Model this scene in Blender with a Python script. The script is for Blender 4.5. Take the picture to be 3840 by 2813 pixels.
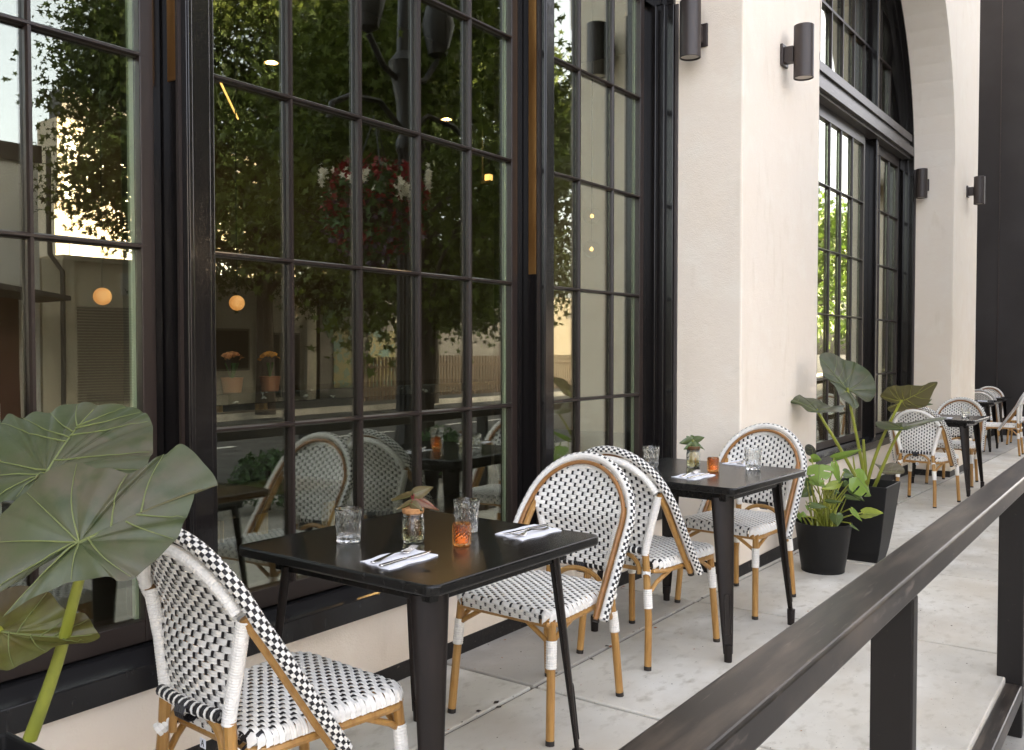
import bpy, math, random
import numpy as np
from mathutils import Vector, Matrix
R = math.radians
SC = bpy.context.scene
for o in list(bpy.data.objects): bpy.data.objects.remove(o)
COL = SC.collection
rnd = random.Random(7)
# ---------------------------------------------------------------- camera, sky, sun, exposure
cam_d = bpy.data.cameras.new('camera'); cam = bpy.data.objects.new('camera', cam_d); COL.objects.link(cam)
cam_d.sensor_fit = 'HORIZONTAL'; cam_d.sensor_width = 36.0; cam_d.lens = 3434.0 / 3840 * 36
cam_d.clip_start = 0.02; cam_d.clip_end = 2000
YAW, PITCH, CAMH = 0.6254, 0.02842, 1.348
cam.location = (0, 0, CAMH)
cam.rotation_euler = (math.pi / 2 - PITCH, 0, YAW - math.pi / 2)
SC.camera = cam
SUN_EL, SUN_AZ = R(10), Vector((0.52, 0.85, 0)).normalized()
W = bpy.data.worlds.new('World'); SC.world = W; W.use_nodes = True
wn = W.node_tree.nodes; wl = W.node_tree.links
sky = wn.new('ShaderNodeTexSky'); sky.sky_type = 'NISHITA'; sky.sun_disc = False
sky.sun_elevation = SUN_EL; sky.sun_rotation = math.atan2(SUN_AZ.x, SUN_AZ.y)
sky.air_density = 0.4; sky.dust_density = 6.0; sky.ozone_density = 0.0
hs = wn.new('ShaderNodeHueSaturation'); hs.inputs['Saturation'].default_value = 0.5      # thin evening haze over the whole dome
tint = wn.new('ShaderNodeMix'); tint.data_type = 'RGBA'; tint.blend_type = 'MULTIPLY'; tint.inputs['Factor'].default_value = 1.0; tint.inputs['B'].default_value = (1.06, 1.0, 0.945, 1)   # warm evening air
wl.new(sky.outputs[0], hs.inputs['Color']); wl.new(hs.outputs[0], tint.inputs['A']); wl.new(tint.outputs['Result'], wn['Background'].inputs[0]); wn['Background'].inputs[1].default_value = 0.14
sd = bpy.data.lights.new('sun', 'SUN'); sun = bpy.data.objects.new('sun', sd); COL.objects.link(sun)
sd.energy = 2.6; sd.angle = R(0.5); sd.color = (1.0, 0.72, 0.42)
sdir = Vector((SUN_AZ.x * math.cos(SUN_EL), SUN_AZ.y * math.cos(SUN_EL), math.sin(SUN_EL)))
sun.rotation_euler = sdir.to_track_quat('Z', 'Y').to_euler(); sun.location = sdir * 60
SC.view_settings.view_transform = 'Standard'; SC.view_settings.look = 'None'
SC.view_settings.gamma = 1.0; SC.view_settings.use_curve_mapping = False
SC.view_settings.exposure = 4.15
cy = SC.cycles
cy.max_bounces = 12; cy.transparent_max_bounces = 32; cy.glossy_bounces = 6; cy.transmission_bounces = 10; cy.diffuse_bounces = 4
cy.use_denoising = True; cy.sample_clamp_indirect = 6.0; cy.blur_glossy = 0.5

def gz(x):                                  # the pavement falls gently along the street
    return 0.0 if x < 4.6 else -0.02 * (x - 4.6)
# ---------------------------------------------------------------- materials
def mat(name, col, rough=0.5, metal=0.0, spec=0.5, coat=0.0, bump=None, var=None, trans=0.0, ior=1.45, emit=None, island=0.0, sss=0.0):
    m = bpy.data.materials.new(name); m.use_nodes = True
    nt = m.node_tree; b = nt.nodes['Principled BSDF']
    b.inputs['Base Color'].default_value = (*col, 1); b.inputs['Roughness'].default_value = rough
    b.inputs['Metallic'].default_value = metal; b.inputs['Specular IOR Level'].default_value = spec
    b.inputs['Coat Weight'].default_value = coat; b.inputs['IOR'].default_value = ior
    b.inputs['Transmission Weight'].default_value = trans
    if emit: b.inputs['Emission Color'].default_value = (*emit[0], 1); b.inputs['Emission Strength'].default_value = emit[1]
    tc = nt.nodes.new('ShaderNodeTexCoord')
    def noise(scale, detail=4, stretch=None, rough_=0.55):
        n = nt.nodes.new('ShaderNodeTexNoise'); n.inputs['Scale'].default_value = scale; n.inputs['Detail'].default_value = detail
        n.inputs['Roughness'].default_value = rough_
        if stretch:
            mp = nt.nodes.new('ShaderNodeMapping'); mp.inputs['Scale'].default_value = stretch
            nt.links.new(tc.outputs['Object'], mp.inputs[0]); nt.links.new(mp.outputs[0], n.inputs['Vector'])
        else: nt.links.new(tc.outputs['Object'], n.inputs['Vector'])
        return n
    colsock = None
    for (scale, c2, lo, hi, stretch) in (var or []):
        n = noise(scale, 6, stretch); r = nt.nodes.new('ShaderNodeMapRange')
        r.inputs['From Min'].default_value = lo; r.inputs['From Max'].default_value = hi
        nt.links.new(n.outputs['Fac'], r.inputs['Value'])
        mx = nt.nodes.new('ShaderNodeMix'); mx.data_type = 'RGBA'
        if colsock: nt.links.new(colsock, mx.inputs['A'])
        else: mx.inputs['A'].default_value = (*col, 1)
        mx.inputs['B'].default_value = (*c2, 1); nt.links.new(r.outputs[0], mx.inputs['Factor'])
        colsock = mx.outputs['Result']
    if island:
        g = nt.nodes.new('ShaderNodeNewGeometry'); h = nt.nodes.new('ShaderNodeHueSaturation')
        mr = nt.nodes.new('ShaderNodeMapRange'); mr.inputs['To Min'].default_value = 1 - island; mr.inputs['To Max'].default_value = 1 + island
        nt.links.new(g.outputs['Random Per Island'], mr.inputs['Value']); nt.links.new(mr.outputs[0], h.inputs['Value'])
        if colsock: nt.links.new(colsock, h.inputs['Color'])
        else: h.inputs['Color'].default_value = (*col, 1)
        colsock = h.outputs[0]
    if colsock: nt.links.new(colsock, b.inputs['Base Color'])
    prev = None
    for (scale, strength, dist, stretch) in (bump or []):
        n = noise(scale, 5, stretch); bp_ = nt.nodes.new('ShaderNodeBump')
        bp_.inputs['Strength'].default_value = strength; bp_.inputs['Distance'].default_value = dist
        nt.links.new(n.outputs['Fac'], bp_.inputs['Height'])
        if prev: nt.links.new(prev, bp_.inputs['Normal'])
        prev = bp_.outputs[0]
    if prev: nt.links.new(prev, b.inputs['Normal'])
    if sss:
        out = nt.nodes['Material Output']; tr = nt.nodes.new('ShaderNodeBsdfTranslucent'); ms = nt.nodes.new('ShaderNodeMixShader')
        ms.inputs[0].default_value = sss
        if colsock: nt.links.new(colsock, tr.inputs[0])
        else: tr.inputs[0].default_value = (*col, 1)
        nt.links.new(b.outputs[0], ms.inputs[1]); nt.links.new(tr.outputs[0], ms.inputs[2]); nt.links.new(ms.outputs[0], out.inputs[0])
    return m

def two_sided(name, top, under, rough=0.45, var=None):
    m = mat(name, top, rough - 0.10, spec=0.45, var=var, bump=[(60, 0.2, 0.002, None), (14, 0.25, 0.006, None)], sss=0.15)
    nt = m.node_tree; b = nt.nodes['Principled BSDF']; g = nt.nodes.new('ShaderNodeNewGeometry')
    mx = nt.nodes.new('ShaderNodeMix'); mx.data_type = 'RGBA'
    lk = [l for l in nt.links if l.to_socket == b.inputs['Base Color']]
    if lk: nt.links.new(lk[0].from_socket, mx.inputs['A'])
    else: mx.inputs['A'].default_value = (*top, 1)
    mx.inputs['B'].default_value = (*under, 1)
    nt.links.new(g.outputs['Backfacing'], mx.inputs['Factor']); nt.links.new(mx.outputs['Result'], b.inputs['Base Color'])
    return m

def glass_mat(name, r0, tint):
    m = bpy.data.materials.new(name); m.use_nodes = True; nt = m.node_tree
    nt.nodes.remove(nt.nodes['Principled BSDF'])
    lw = nt.nodes.new('ShaderNodeLayerWeight'); lw.inputs['Blend'].default_value = 0.5
    p = nt.nodes.new('ShaderNodeMath'); p.operation = 'POWER'; p.inputs[1].default_value = 3
    mr = nt.nodes.new('ShaderNodeMapRange'); mr.inputs['To Min'].default_value = r0; mr.inputs['To Max'].default_value = 1
    t = nt.nodes.new('ShaderNodeBsdfTransparent'); t.inputs[0].default_value = (*tint, 1)
    g = nt.nodes.new('ShaderNodeBsdfGlossy'); g.inputs['Roughness'].default_value = 0.0; g.inputs[0].default_value = (0.97, 1.0, 0.89, 1)
    tc = nt.nodes.new('ShaderNodeTexCoord'); n = nt.nodes.new('ShaderNodeTexNoise'); n.inputs['Scale'].default_value = 1.6; n.inputs['Detail'].default_value = 1
    bm = nt.nodes.new('ShaderNodeBump'); bm.inputs['Strength'].default_value = 0.05; bm.inputs['Distance'].default_value = 0.01
    nt.links.new(tc.outputs['Object'], n.inputs['Vector']); nt.links.new(n.outputs['Fac'], bm.inputs['Height']); nt.links.new(bm.outputs[0], g.inputs['Normal'])
    ms = nt.nodes.new('ShaderNodeMixShader')
    nt.links.new(lw.outputs['Facing'], p.inputs[0]); nt.links.new(p.outputs[0], mr.inputs['Value']); nt.links.new(mr.outputs[0], ms.inputs[0])
    nt.links.new(t.outputs[0], ms.inputs[1]); nt.links.new(g.outputs[0], ms.inputs[2]); nt.links.new(ms.outputs[0], nt.nodes['Material Output'].inputs[0])
    return m

M_ = {}
M_['stucco'] = mat('stucco', (0.80, 0.712, 0.60), 0.85, spec=0.2, var=[(0.7, (0.75, 0.645, 0.51), 0.45, 0.8, None), (5, (0.82, 0.75, 0.64), 0.5, 0.8, None), (2.3, (0.62, 0.53, 0.42), 0.68, 0.86, (1, 1, 2.0)), (9, (0.74, 0.65, 0.53), 0.60, 0.78, (1, 1, 0.3))], bump=[(150, 0.45, 0.004, None), (22, 0.25, 0.008, None)])
M_['stucco_dirty'] = mat('stucco_dirty', (0.72, 0.64, 0.54), 0.85, spec=0.2, var=[(3, (0.62, 0.53, 0.43), 0.5, 0.85, None)], bump=[(150, 0.4, 0.004, None)])
M_['base_trim'] = mat('base_trim', (0.014, 0.012, 0.011), 0.6, var=[(30, (0.12, 0.10, 0.085), 0.62, 0.72, None)], bump=[(60, 0.4, 0.004, None)])
M_['gloss_black'] = mat('gloss_black', (0.010, 0.0085, 0.008), 0.16, spec=0.5, coat=0.15, bump=[(85, 0.09, 0.004, (1, 1, 0.45))])
M_['bronze'] = mat('bronze', (0.024, 0.0165, 0.0135), 0.3, spec=0.45, bump=[(300, 0.05, 0.001, None)])
M_['sill'] = mat('sill', (0.012, 0.0115, 0.0118), 0.2, spec=0.5, bump=[(120, 0.05, 0.002, None)], var=[(18, (0.03, 0.028, 0.027), 0.62, 0.75, (4, 1, 1))])
M_['warm_reflection'] = mat('warm_reflection', (0.62, 0.33, 0.11), 0.28, metal=0.85, var=[(6, (0.30, 0.13, 0.035), 0.4, 0.7, (1, 1, 0.2))], bump=[(80, 0.1, 0.003, None)])  # orange of the reflected lit interior, put into the colour
M_['dark_wood'] = mat('dark_wood', (0.14, 0.055, 0.015), 0.4)
M_['caulk'] = mat('caulk', (0.06, 0.05, 0.045), 0.6, bump=[(40, 0.4, 0.004, None)])
M_['transom'] = mat('transom', (0.075, 0.066, 0.062), 0.35, spec=0.5, var=[(9, (0.16, 0.15, 0.14), 0.55, 0.8, (1, 1, 6))])
M_['spacer'] = mat('spacer', (0.45, 0.48, 0.36), 0.6)
M_['pane'] = glass_mat('window_glass', 0.16, (0.90, 0.93, 0.88))
M_['concrete'] = mat('concrete', (0.62, 0.59, 0.515), 0.75, spec=0.3, var=[(1.3, (0.47, 0.44, 0.38), 0.42, 0.68, None), (2.2, (0.69, 0.67, 0.61), 0.5, 0.75, (1.0, 1.8, 1)), (11, (0.42, 0.385, 0.315), 0.54, 0.76, (1.0, 1.7, 1)), (0.9, (0.52, 0.47, 0.385), 0.5, 0.66, None), (90, (0.20, 0.185, 0.15), 0.65, 0.74, (0.5, 1.4, 1))], bump=[(60, 0.18, 0.003, None), (8, 0.1, 0.01, None)])
M_['concrete_old'] = mat('concrete_old', (0.44, 0.41, 0.36), 0.8, spec=0.3, var=[(1.7, (0.28, 0.265, 0.235), 0.42, 0.72, None), (7, (0.46, 0.44, 0.40), 0.55, 0.75, None), (70, (0.16, 0.145, 0.12), 0.64, 0.75, None)], bump=[(60, 0.25, 0.003, None)])
M_['joint'] = mat('joint', (0.15, 0.135, 0.11), 0.9, var=[(20, (0.34, 0.32, 0.27), 0.4, 0.7, None)], bump=[(60, 0.4, 0.004, None)])
M_['asphalt'] = mat('asphalt', (0.04, 0.039, 0.037), 0.85, var=[(3, (0.085, 0.083, 0.08), 0.4, 0.7, None)], bump=[(150, 0.4, 0.004, None)])
M_['paint_white'] = mat('paint_white', (0.75, 0.74, 0.70), 0.6)
M_['rail'] = mat('rail', (0.021, 0.017, 0.0145), 0.3, spec=0.42, var=[(6, (0.085, 0.066, 0.050), 0.46, 0.70, (0.5, 4, 1)), (40, (0.11, 0.09, 0.075), 0.62, 0.72, (0.25, 3, 1))], bump=[(220, 0.05, 0.001, None), (14, 0.05, 0.003, (0.4, 2, 1))])
M_['rail_post'] = mat('rail_post', (0.0125, 0.0105, 0.0095), 0.35, spec=0.4, bump=[(220, 0.05, 0.001, None)], var=[(60, (0.03, 0.025, 0.02), 0.66, 0.75, None)])
M_['cladding'] = mat('cladding', (0.027, 0.024, 0.0225), 0.5, spec=0.25, var=[(0.8, (0.042, 0.038, 0.036), 0.4, 0.7, None)])
M_['table_black'] = mat('table_black', (0.0085, 0.008, 0.0072), 0.24, spec=0.36, var=[(55, (0.022, 0.02, 0.018), 0.55, 0.75, None), (160, (0.085, 0.075, 0.062), 0.69, 0.78, None)], bump=[(350, 0.06, 0.0008, None)])
M_['table_leg'] = mat('table_leg', (0.013, 0.0095, 0.008), 0.4, spec=0.3, var=[(9, (0.022, 0.015, 0.012), 0.5, 0.8, (2, 2, 0.3))], bump=[(90, 0.04, 0.002, (1, 1, .2))])
M_['bamboo'] = mat('bamboo', (0.40, 0.215, 0.062), 0.33, spec=0.5, var=[(60, (0.27, 0.125, 0.028), 0.45, 0.75, (1, 1, 0.06)), (7, (0.47, 0.27, 0.09), 0.5, 0.75, None)])
M_['bamboo_red'] = mat('bamboo_red', (0.30, 0.14, 0.045), 0.35, var=[(20, (0.22, 0.10, 0.03), 0.45, 0.7, None)])
M_['wick_white'] = mat('wick_white', (0.80, 0.775, 0.72), 0.38, spec=0.5, island=0.05, var=[(9, (0.74, 0.70, 0.625), 0.45, 0.8, None)])
M_['wick_black'] = mat('wick_black', (0.016, 0.0145, 0.016), 0.34, spec=0.5, island=0.25)
M_['rubber'] = mat('rubber', (0.018, 0.014, 0.012), 0.6)
M_['steel'] = mat('steel', (0.62, 0.60, 0.57), 0.16, metal=1.0)
M_['napkin'] = mat('napkin', (0.80, 0.80, 0.84), 0.9, spec=0.1, bump=[(260, 0.5, 0.002, None), (30, 0.2, 0.004, None)])
M_['tumbler'] = mat('tumbler', (0.98, 0.99, 0.98), 0.0, trans=1.0, ior=1.5)
M_['jar'] = mat('jar', (0.96, 0.98, 0.95), 0.0, trans=1.0, ior=1.46)
M_['water'] = mat('water', (0.90, 0.86, 0.55), 0.0, trans=1.0, ior=1.33)
M_['amber'] = mat('amber', (0.84, 0.40, 0.12), 0.03, trans=1.0, ior=1.5)
M_['wax'] = mat('wax', (0.9, 0.8, 0.62), 0.6, emit=((1.0, 0.42, 0.12), 0.02))
M_['cork'] = mat('cork', (0.46, 0.23, 0.09), 0.85, var=[(90, (0.30, 0.13, 0.045), 0.5, 0.7, None)], bump=[(120, 0.4, 0.002, None)])
M_['root'] = mat('root', (0.15, 0.07, 0.025), 0.7, island=0.4)
M_['root_pale'] = mat('root_pale', (0.62, 0.47, 0.17), 0.6, island=0.3)
M_['pot_black'] = mat('pot_black', (0.013, 0.0125, 0.012), 0.45, spec=0.22, bump=[(200, 0.06, 0.001, None)])
M_['soil'] = mat('soil', (0.03, 0.02, 0.013), 0.95, bump=[(40, 0.8, 0.02, None)])
M_['aloc'] = two_sided('alocasia_leaf', (0.062, 0.076, 0.032), (0.10, 0.09, 0.034), 0.42, var=[(7, (0.088, 0.080, 0.050), 0.42, 0.66, None), (20, (0.040, 0.056, 0.020), 0.5, 0.75, None)])
M_['aloc_yel'] = two_sided('alocasia_young', (0.105, 0.11, 0.022), (0.17, 0.14, 0.10), 0.45, var=[(6, (0.062, 0.044, 0.013), 0.42, 0.58, None)])
M_['aloc_brown'] = two_sided('alocasia_brown', (0.10, 0.08, 0.036), (0.105, 0.095, 0.035), 0.45, var=[(6, (0.10, 0.075, 0.035), 0.4, 0.7, None)])
M_['aloc_dark'] = two_sided('alocasia_dark', (0.035, 0.036, 0.025), (0.05, 0.04, 0.03), 0.4)
M_['vein'] = mat('vein', (0.155, 0.18, 0.06), 0.45, sss=0.1)
M_['vein_bright'] = mat('vein_bright', (0.30, 0.29, 0.055), 0.45, sss=0.1)
M_['stem'] = mat('stem', (0.27, 0.29, 0.035), 0.4, var=[(12, (0.20, 0.22, 0.035), 0.4, 0.7, (1, 1, .2))], sss=0.1)
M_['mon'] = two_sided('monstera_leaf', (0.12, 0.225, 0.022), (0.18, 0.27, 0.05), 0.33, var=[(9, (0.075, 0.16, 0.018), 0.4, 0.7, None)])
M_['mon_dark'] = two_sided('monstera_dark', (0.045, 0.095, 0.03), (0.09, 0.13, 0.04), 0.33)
M_['mon_mid'] = two_sided('calathea_leaf', (0.10, 0.15, 0.035), (0.10, 0.13, 0.05), 0.4, var=[(120, (0.03, 0.055, 0.018), 0.5, 0.56, None)])
M_['mon_yel'] = two_sided('monstera_yellow', (0.23, 0.30, 0.02), (0.25, 0.30, 0.05), 0.35)
M_['philo'] = two_sided('philodendron_leaf', (0.13, 0.125, 0.055), (0.13, 0.10, 0.045), 0.35, var=[(20, (0.09, 0.10, 0.035), 0.4, 0.7, None)])
M_['philo_red'] = two_sided('philodendron_red', (0.20, 0.06, 0.03), (0.16, 0.075, 0.035), 0.35)
M_['red_stem'] = mat('red_stem', (0.22, 0.018, 0.02), 0.4)
M_['sconce'] = mat('sconce', (0.040, 0.030, 0.026), 0.42, spec=0.5)
M_['sconce_lens'] = mat('sconce_lens', (0.55, 0.50, 0.43), 0.5, bump=[(90, 0.3, 0.004, None)])
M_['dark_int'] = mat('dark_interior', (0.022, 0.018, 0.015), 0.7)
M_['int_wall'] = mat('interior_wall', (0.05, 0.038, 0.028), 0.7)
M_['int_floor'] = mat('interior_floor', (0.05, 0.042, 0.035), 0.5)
M_['cream_drape'] = mat('cream_drape', (0.62, 0.60, 0.46), 0.8)
M_['marble'] = mat('marble', (0.012, 0.014, 0.013), 0.15, var=[(7, (0.35, 0.37, 0.35), 0.63, 0.68, (1, 1, 2))])
M_['flute'] = mat('flute', (0.40, 0.25, 0.075), 0.5, var=[(20, (0.30, 0.17, 0.045), 0.4, 0.7, (1, 1, .1))])
M_['terracotta'] = mat('terracotta', (0.35, 0.13, 0.06), 0.8)
M_['orange_flower'] = mat('orange_flower', (0.75, 0.33, 0.03), 0.6, island=0.35)
M_['pink_flower'] = mat('pink_flower', (0.75, 0.35, 0.16), 0.6, island=0.3)
M_['plant_green'] = mat('plant_green', (0.05, 0.11, 0.025), 0.5, island=0.4, sss=0.15)
M_['globe'] = mat('globe', (0.9, 0.6, 0.3), 0.5, emit=((1.0, 0.36, 0.075), 0.045))
M_['bulb'] = mat('bulb', (1, 0.8, 0.5), 0.4, emit=((1.0, 0.50, 0.14), 0.35))
M_['led'] = mat('led', (1, 0.8, 0.5), 0.4, emit=((1.0, 0.52, 0.14), 0.14))
M_['bulb_glass'] = glass_mat('bulb_glass', 0.05, (1.0, 0.97, 0.9))
M_['shop_paint'] = mat('shop_paint', (0.40, 0.37, 0.30), 0.7, var=[(1, (0.33, 0.30, 0.24), 0.4, 0.7, None)])
M_['white_paint'] = mat('white_paint', (0.72, 0.70, 0.65), 0.7, var=[(1, (0.64, 0.62, 0.56), 0.4, 0.7, None)], bump=[(60, 0.1, 0.005, None)])
M_['beige_paint'] = mat('beige_paint', (0.72, 0.65, 0.50), 0.8, var=[(1, (0.62, 0.56, 0.43), 0.4, 0.7, None)], bump=[(60, 0.1, 0.005, None)])
M_['grey_paint'] = mat('grey_paint', (0.10, 0.092, 0.08), 0.8)
M_['dark_paint'] = mat('dark_paint', (0.05, 0.045, 0.04), 0.6)
M_['shutter'] = mat('shutter', (0.34, 0.30, 0.235), 0.5)
M_['brick'] = mat('brick_col', (0.09, 0.04, 0.026), 0.85, island=0.3)
M_['green_mural'] = mat('green_mural', (0.04, 0.09, 0.03), 0.7)
M_['yellow_mural'] = mat('yellow_mural', (0.17, 0.14, 0.05), 0.7, var=[(4, (0.07, 0.13, 0.11), 0.5, 0.55, None)])
M_['dark_glass'] = mat('dark_glass', (0.02, 0.024, 0.024), 0.08, spec=0.6)
M_['tower'] = mat('tower_stone', (0.52, 0.45, 0.34), 0.85)
M_['tower_glass'] = mat('tower_glass', (0.10, 0.13, 0.15), 0.15)
M_['bark'] = mat('bark', (0.045, 0.034, 0.025), 0.9, bump=[(20, 0.8, 0.03, (1, 1, .3))])
M_['leaf_a'] = mat('tree_leaf', (0.060, 0.082, 0.018), 0.6, spec=0.2, island=0.45, sss=0.3)
M_['leaf_b'] = mat('maple_leaf', (0.075, 0.098, 0.017), 0.6, spec=0.2, island=0.45, sss=0.3)
M_['leaf_c'] = mat('bright_leaf', (0.085, 0.145, 0.022), 0.5, island=0.4, sss=0.3)
M_['iron'] = mat('cast_iron', (0.018, 0.016, 0.015), 0.45, metal=0.3)
M_['petal_red'] = mat('petal_red', (0.22, 0.008, 0.014), 0.6, island=0.4, sss=0.2)
M_['petal_white'] = mat('petal_white', (0.78, 0.74, 0.62), 0.6, island=0.1, sss=0.2)
M_['petal_purple'] = mat('petal_purple', (0.10, 0.06, 0.11), 0.6, island=0.4)
M_['fence_wood'] = mat('fence_wood', (0.075, 0.045, 0.02), 0.8, island=0.25)
M_['car_paint'] = mat('car_paint', (0.02, 0.028, 0.024), 0.25, coat=0.6)
M_['dry_leaf'] = mat('dry_leaf', (0.32, 0.11, 0.035), 0.7)
# ---------------------------------------------------------------- mesh helpers
class MB:
    def __init__(s): s.v = []; s.f = []; s.m = []
    def add(s, vs, fs, m=0):
        k = len(s.v); s.v.extend([tuple(v) for v in vs]); s.f.extend([tuple(i + k for i in f) for f in fs]); s.m.extend([m] * len(fs)); return s
    def box(s, x0, x1, y0, y1, z0, z1, m=0):
        vs = [(x, y, z) for z in (z0, z1) for y in (y0, y1) for x in (x0, x1)]
        return s.add(vs, [(0, 2, 3, 1), (4, 5, 7, 6), (0, 1, 5, 4), (2, 6, 7, 3), (0, 4, 6, 2), (1, 3, 7, 5)], m)
    def tube(s, path, r, n=8, m=0, caps=True, closed=False, flat=None):
        P = [Vector(p) for p in path]; k = len(P)
        rs = r if hasattr(r, '__len__') else [r] * k
        T = []
        for i in range(k):
            a = P[(i - 1) % k] if (closed or i > 0) else P[i]; b = P[(i + 1) % k] if (closed or i < k - 1) else P[i]
            d = b - a; T.append(d.normalized() if d.length > 1e-9 else Vector((0, 0, 1)))
        up = Vector((0, 0, 1)) if abs(T[0].z) < 0.9 else Vector((1, 0, 0))
        N = (up - T[0] * up.dot(T[0])).normalized(); vs = []
        for i in range(k):
            N = (N - T[i] * N.dot(T[i])); N = N.normalized() if N.length > 1e-9 else T[i].orthogonal().normalized()
            B = T[i].cross(N)
            for j in range(n):
                a = 2 * math.pi * j / n; fy = 1.0 if flat is None else flat
                vs.append(P[i] + (N * math.cos(a) + B * math.sin(a) * fy) * rs[i])
        fs = []
        for i in range(k if closed else k - 1):
            for j in range(n):
                a = i * n + j; b = i * n + (j + 1) % n; c = ((i + 1) % k) * n + (j + 1) % n; d = ((i + 1) % k) * n + j
                fs.append((a, b, c, d))
        if caps and not closed: fs.append(tuple(range(n - 1, -1, -1))); fs.append(tuple((k - 1) * n + j for j in range(n)))
        return s.add(vs, fs, m)
    def lathe(s, prof, n=24, c=(0, 0, 0), m=0, fn=None, closed=False):
        vs = []
        for i, (r, z) in enumerate(prof):
            for j in range(n):
                a = 2 * math.pi * j / n; rr = r + (fn(a, z, i, j) if fn else 0)
                vs.append((c[0] + rr * math.cos(a), c[1] + rr * math.sin(a), c[2] + z))
        fs = []; k = len(prof)
        for i in range(k if closed else k - 1):
            for j in range(n): fs.append((i * n + j, i * n + (j + 1) % n, ((i + 1) % k) * n + (j + 1) % n, ((i + 1) % k) * n + j))
        return s.add(vs, fs, m)
    def prism(s, poly, z0, z1, m=0, axis='z'):
        k = len(poly)
        def P(a, b, h): return {'z': (a, b, h), 'y': (a, h, b), 'x': (h, a, b)}[axis]
        vs = [P(a, b, z0) for a, b in poly] + [P(a, b, z1) for a, b in poly]
        return s.add(vs, [tuple(range(k - 1, -1, -1)), tuple(range(k, 2 * k))] + [(i, (i + 1) % k, k + (i + 1) % k, k + i) for i in range(k)], m)
    def mesh(s, name, mats, smooth=False, sharp=35):
        me = bpy.data.meshes.new(name); me.from_pydata(s.v, [], s.f)
        for m in (mats if isinstance(mats, (list, tuple)) else [mats]): me.materials.append(M_[m])
        me.polygons.foreach_set('material_index', s.m)
        if smooth:
            me.polygons.foreach_set('use_smooth', [True] * len(s.f))
            try: me.set_sharp_from_angle(angle=R(sharp))
            except Exception: pass
        me.update(); return me
    def build(s, name, mats, parent=None, smooth=False, bevel=0.0, seg=2, sharp=35, loc=None):
        o = link(name, s.mesh(name, mats, smooth, sharp), parent)
        if loc: o.location = loc
        if bevel:
            b = o.modifiers.new('bevel', 'BEVEL'); b.width = bevel; b.segments = seg; b.limit_method = 'ANGLE'; b.angle_limit = R(40)
        return o
def link(name, me, parent=None):
    o = bpy.data.objects.new(name, me); COL.objects.link(o)
    if parent: o.parent = parent
    return o
def thing(name, label, cat, loc=(0, 0, 0), rz=0.0, group=None):
    o = bpy.data.objects.new(name, None); COL.objects.link(o); o.empty_display_size = 0.1
    o.location = loc; o.rotation_euler = (0, 0, rz); tag(o, label, cat, group); return o
def tag(o, label, cat, group=None):
    o['label'] = label; o['category'] = cat
    if group: o['group'] = group
    return o
def struct(o): o['kind'] = 'structure'; return o
def stuff(o): o['kind'] = 'stuff'; return o
KIDS = {}
def dup(root, label, loc, rz):
    r = root.copy(); COL.objects.link(r); r.location = loc; r.rotation_euler = (0, 0, rz); r['label'] = label
    for ch in root.children:
        c = ch.copy(); COL.objects.link(c); c.parent = r
        for g in ch.children:
            d = g.copy(); COL.objects.link(d); d.parent = c
    return r
def boxo(name, m, x0, x1, y0, y1, z0, z1, parent=None, bevel=0.0): return MB().box(x0, x1, y0, y1, z0, z1).build(name, m, parent, bevel=bevel)
# ---------------------------------------------------------------- ground, pavement, street
struct(MB().add([(-300, -300, -0.42), (300, -300, -0.42), (300, 300, -0.42), (-300, 300, -0.42)], [(0, 1, 2, 3)]).build('ground', 'asphalt'))
XE = [2.99 + 1.53 * k for k in range(-5, 13)]
pv = MB()
for a, b in zip(XE[:-1], XE[1:]):
    pv.add([(a, 0.545, gz(a) - 0.012), (b, 0.545, gz(b) - 0.012), (b, 2.74, gz(b) - 0.012), (a, 2.74, gz(a) - 0.012),
            (a, 0.545, -0.6), (b, 0.545, -0.6), (b, 2.74, -0.6), (a, 2.74, -0.6)], [(0, 1, 2, 3), (0, 4, 5, 1)])
pave = struct(pv.build('pavement', 'joint'))
for a, b in zip(XE[:-1], XE[1:]):
    for y0, y1, far in ((0.5375, 2.041, 0), (2.059, 2.74, 1)):
        g = 0.0095; q = []
        for z in (-0.011, 0.0):
            q += [(a + g, y0, gz(a) + z), (b - g, y0, gz(b) + z), (b - g, y1, gz(b) + z), (a + g, y1, gz(a) + z)]
        # a real slab sinks to the bed
        q = [(x, y, z - (0.12 if i < 4 else 0)) for i, (x, y, z) in enumerate(q)]
        old = far and (a > 10 or 2 < a < 4)
        MB().add(q, [(3, 2, 1, 0), (4, 5, 6, 7), (0, 1, 5, 4), (1, 2, 6, 5), (2, 3, 7, 6), (3, 0, 4, 7)]).build('slab', 'concrete_old' if old else 'concrete', pave, bevel=0.006)
db = MB()
for k in range(420):
    x = rnd.uniform(0.8, 12.5); y = rnd.uniform(0.56, 2.5) if k % 3 else rnd.choice((2.05, 2.50)) + rnd.gauss(0, .02); r_ = rnd.uniform(.0015, .0055) * (1 if k % 9 else 2); a = rnd.uniform(0, 6.28)
    q = [(x + r_ * rnd.uniform(.5, 2.2) * math.cos(a + t), y + r_ * math.sin(a + t), gz(x) + .0008 + rnd.uniform(0, .002)) for t in (0, 1.5, 3.1, 4.6)]; db.add(q, [(0, 1, 2, 3)], k % 2)
tag(stuff(db.build('debris', ['soil', 'dry_leaf'])), 'tiny dark specks of grit and leaf crumbs scattered on the pavement', 'debris')
struct(boxo('sidewalk', 'concrete_old', -60, 120, -3.0, 0.537, -0.60, -0.24))
struct(boxo('kerb', 'concrete_old', -60, 120, -3.2, -3.002, -0.60, -0.236, bevel=0.02))
struct(boxo('street', 'asphalt', -60, 160, -13.0, -3.203, -0.62, -0.38))
ln = MB()
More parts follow.
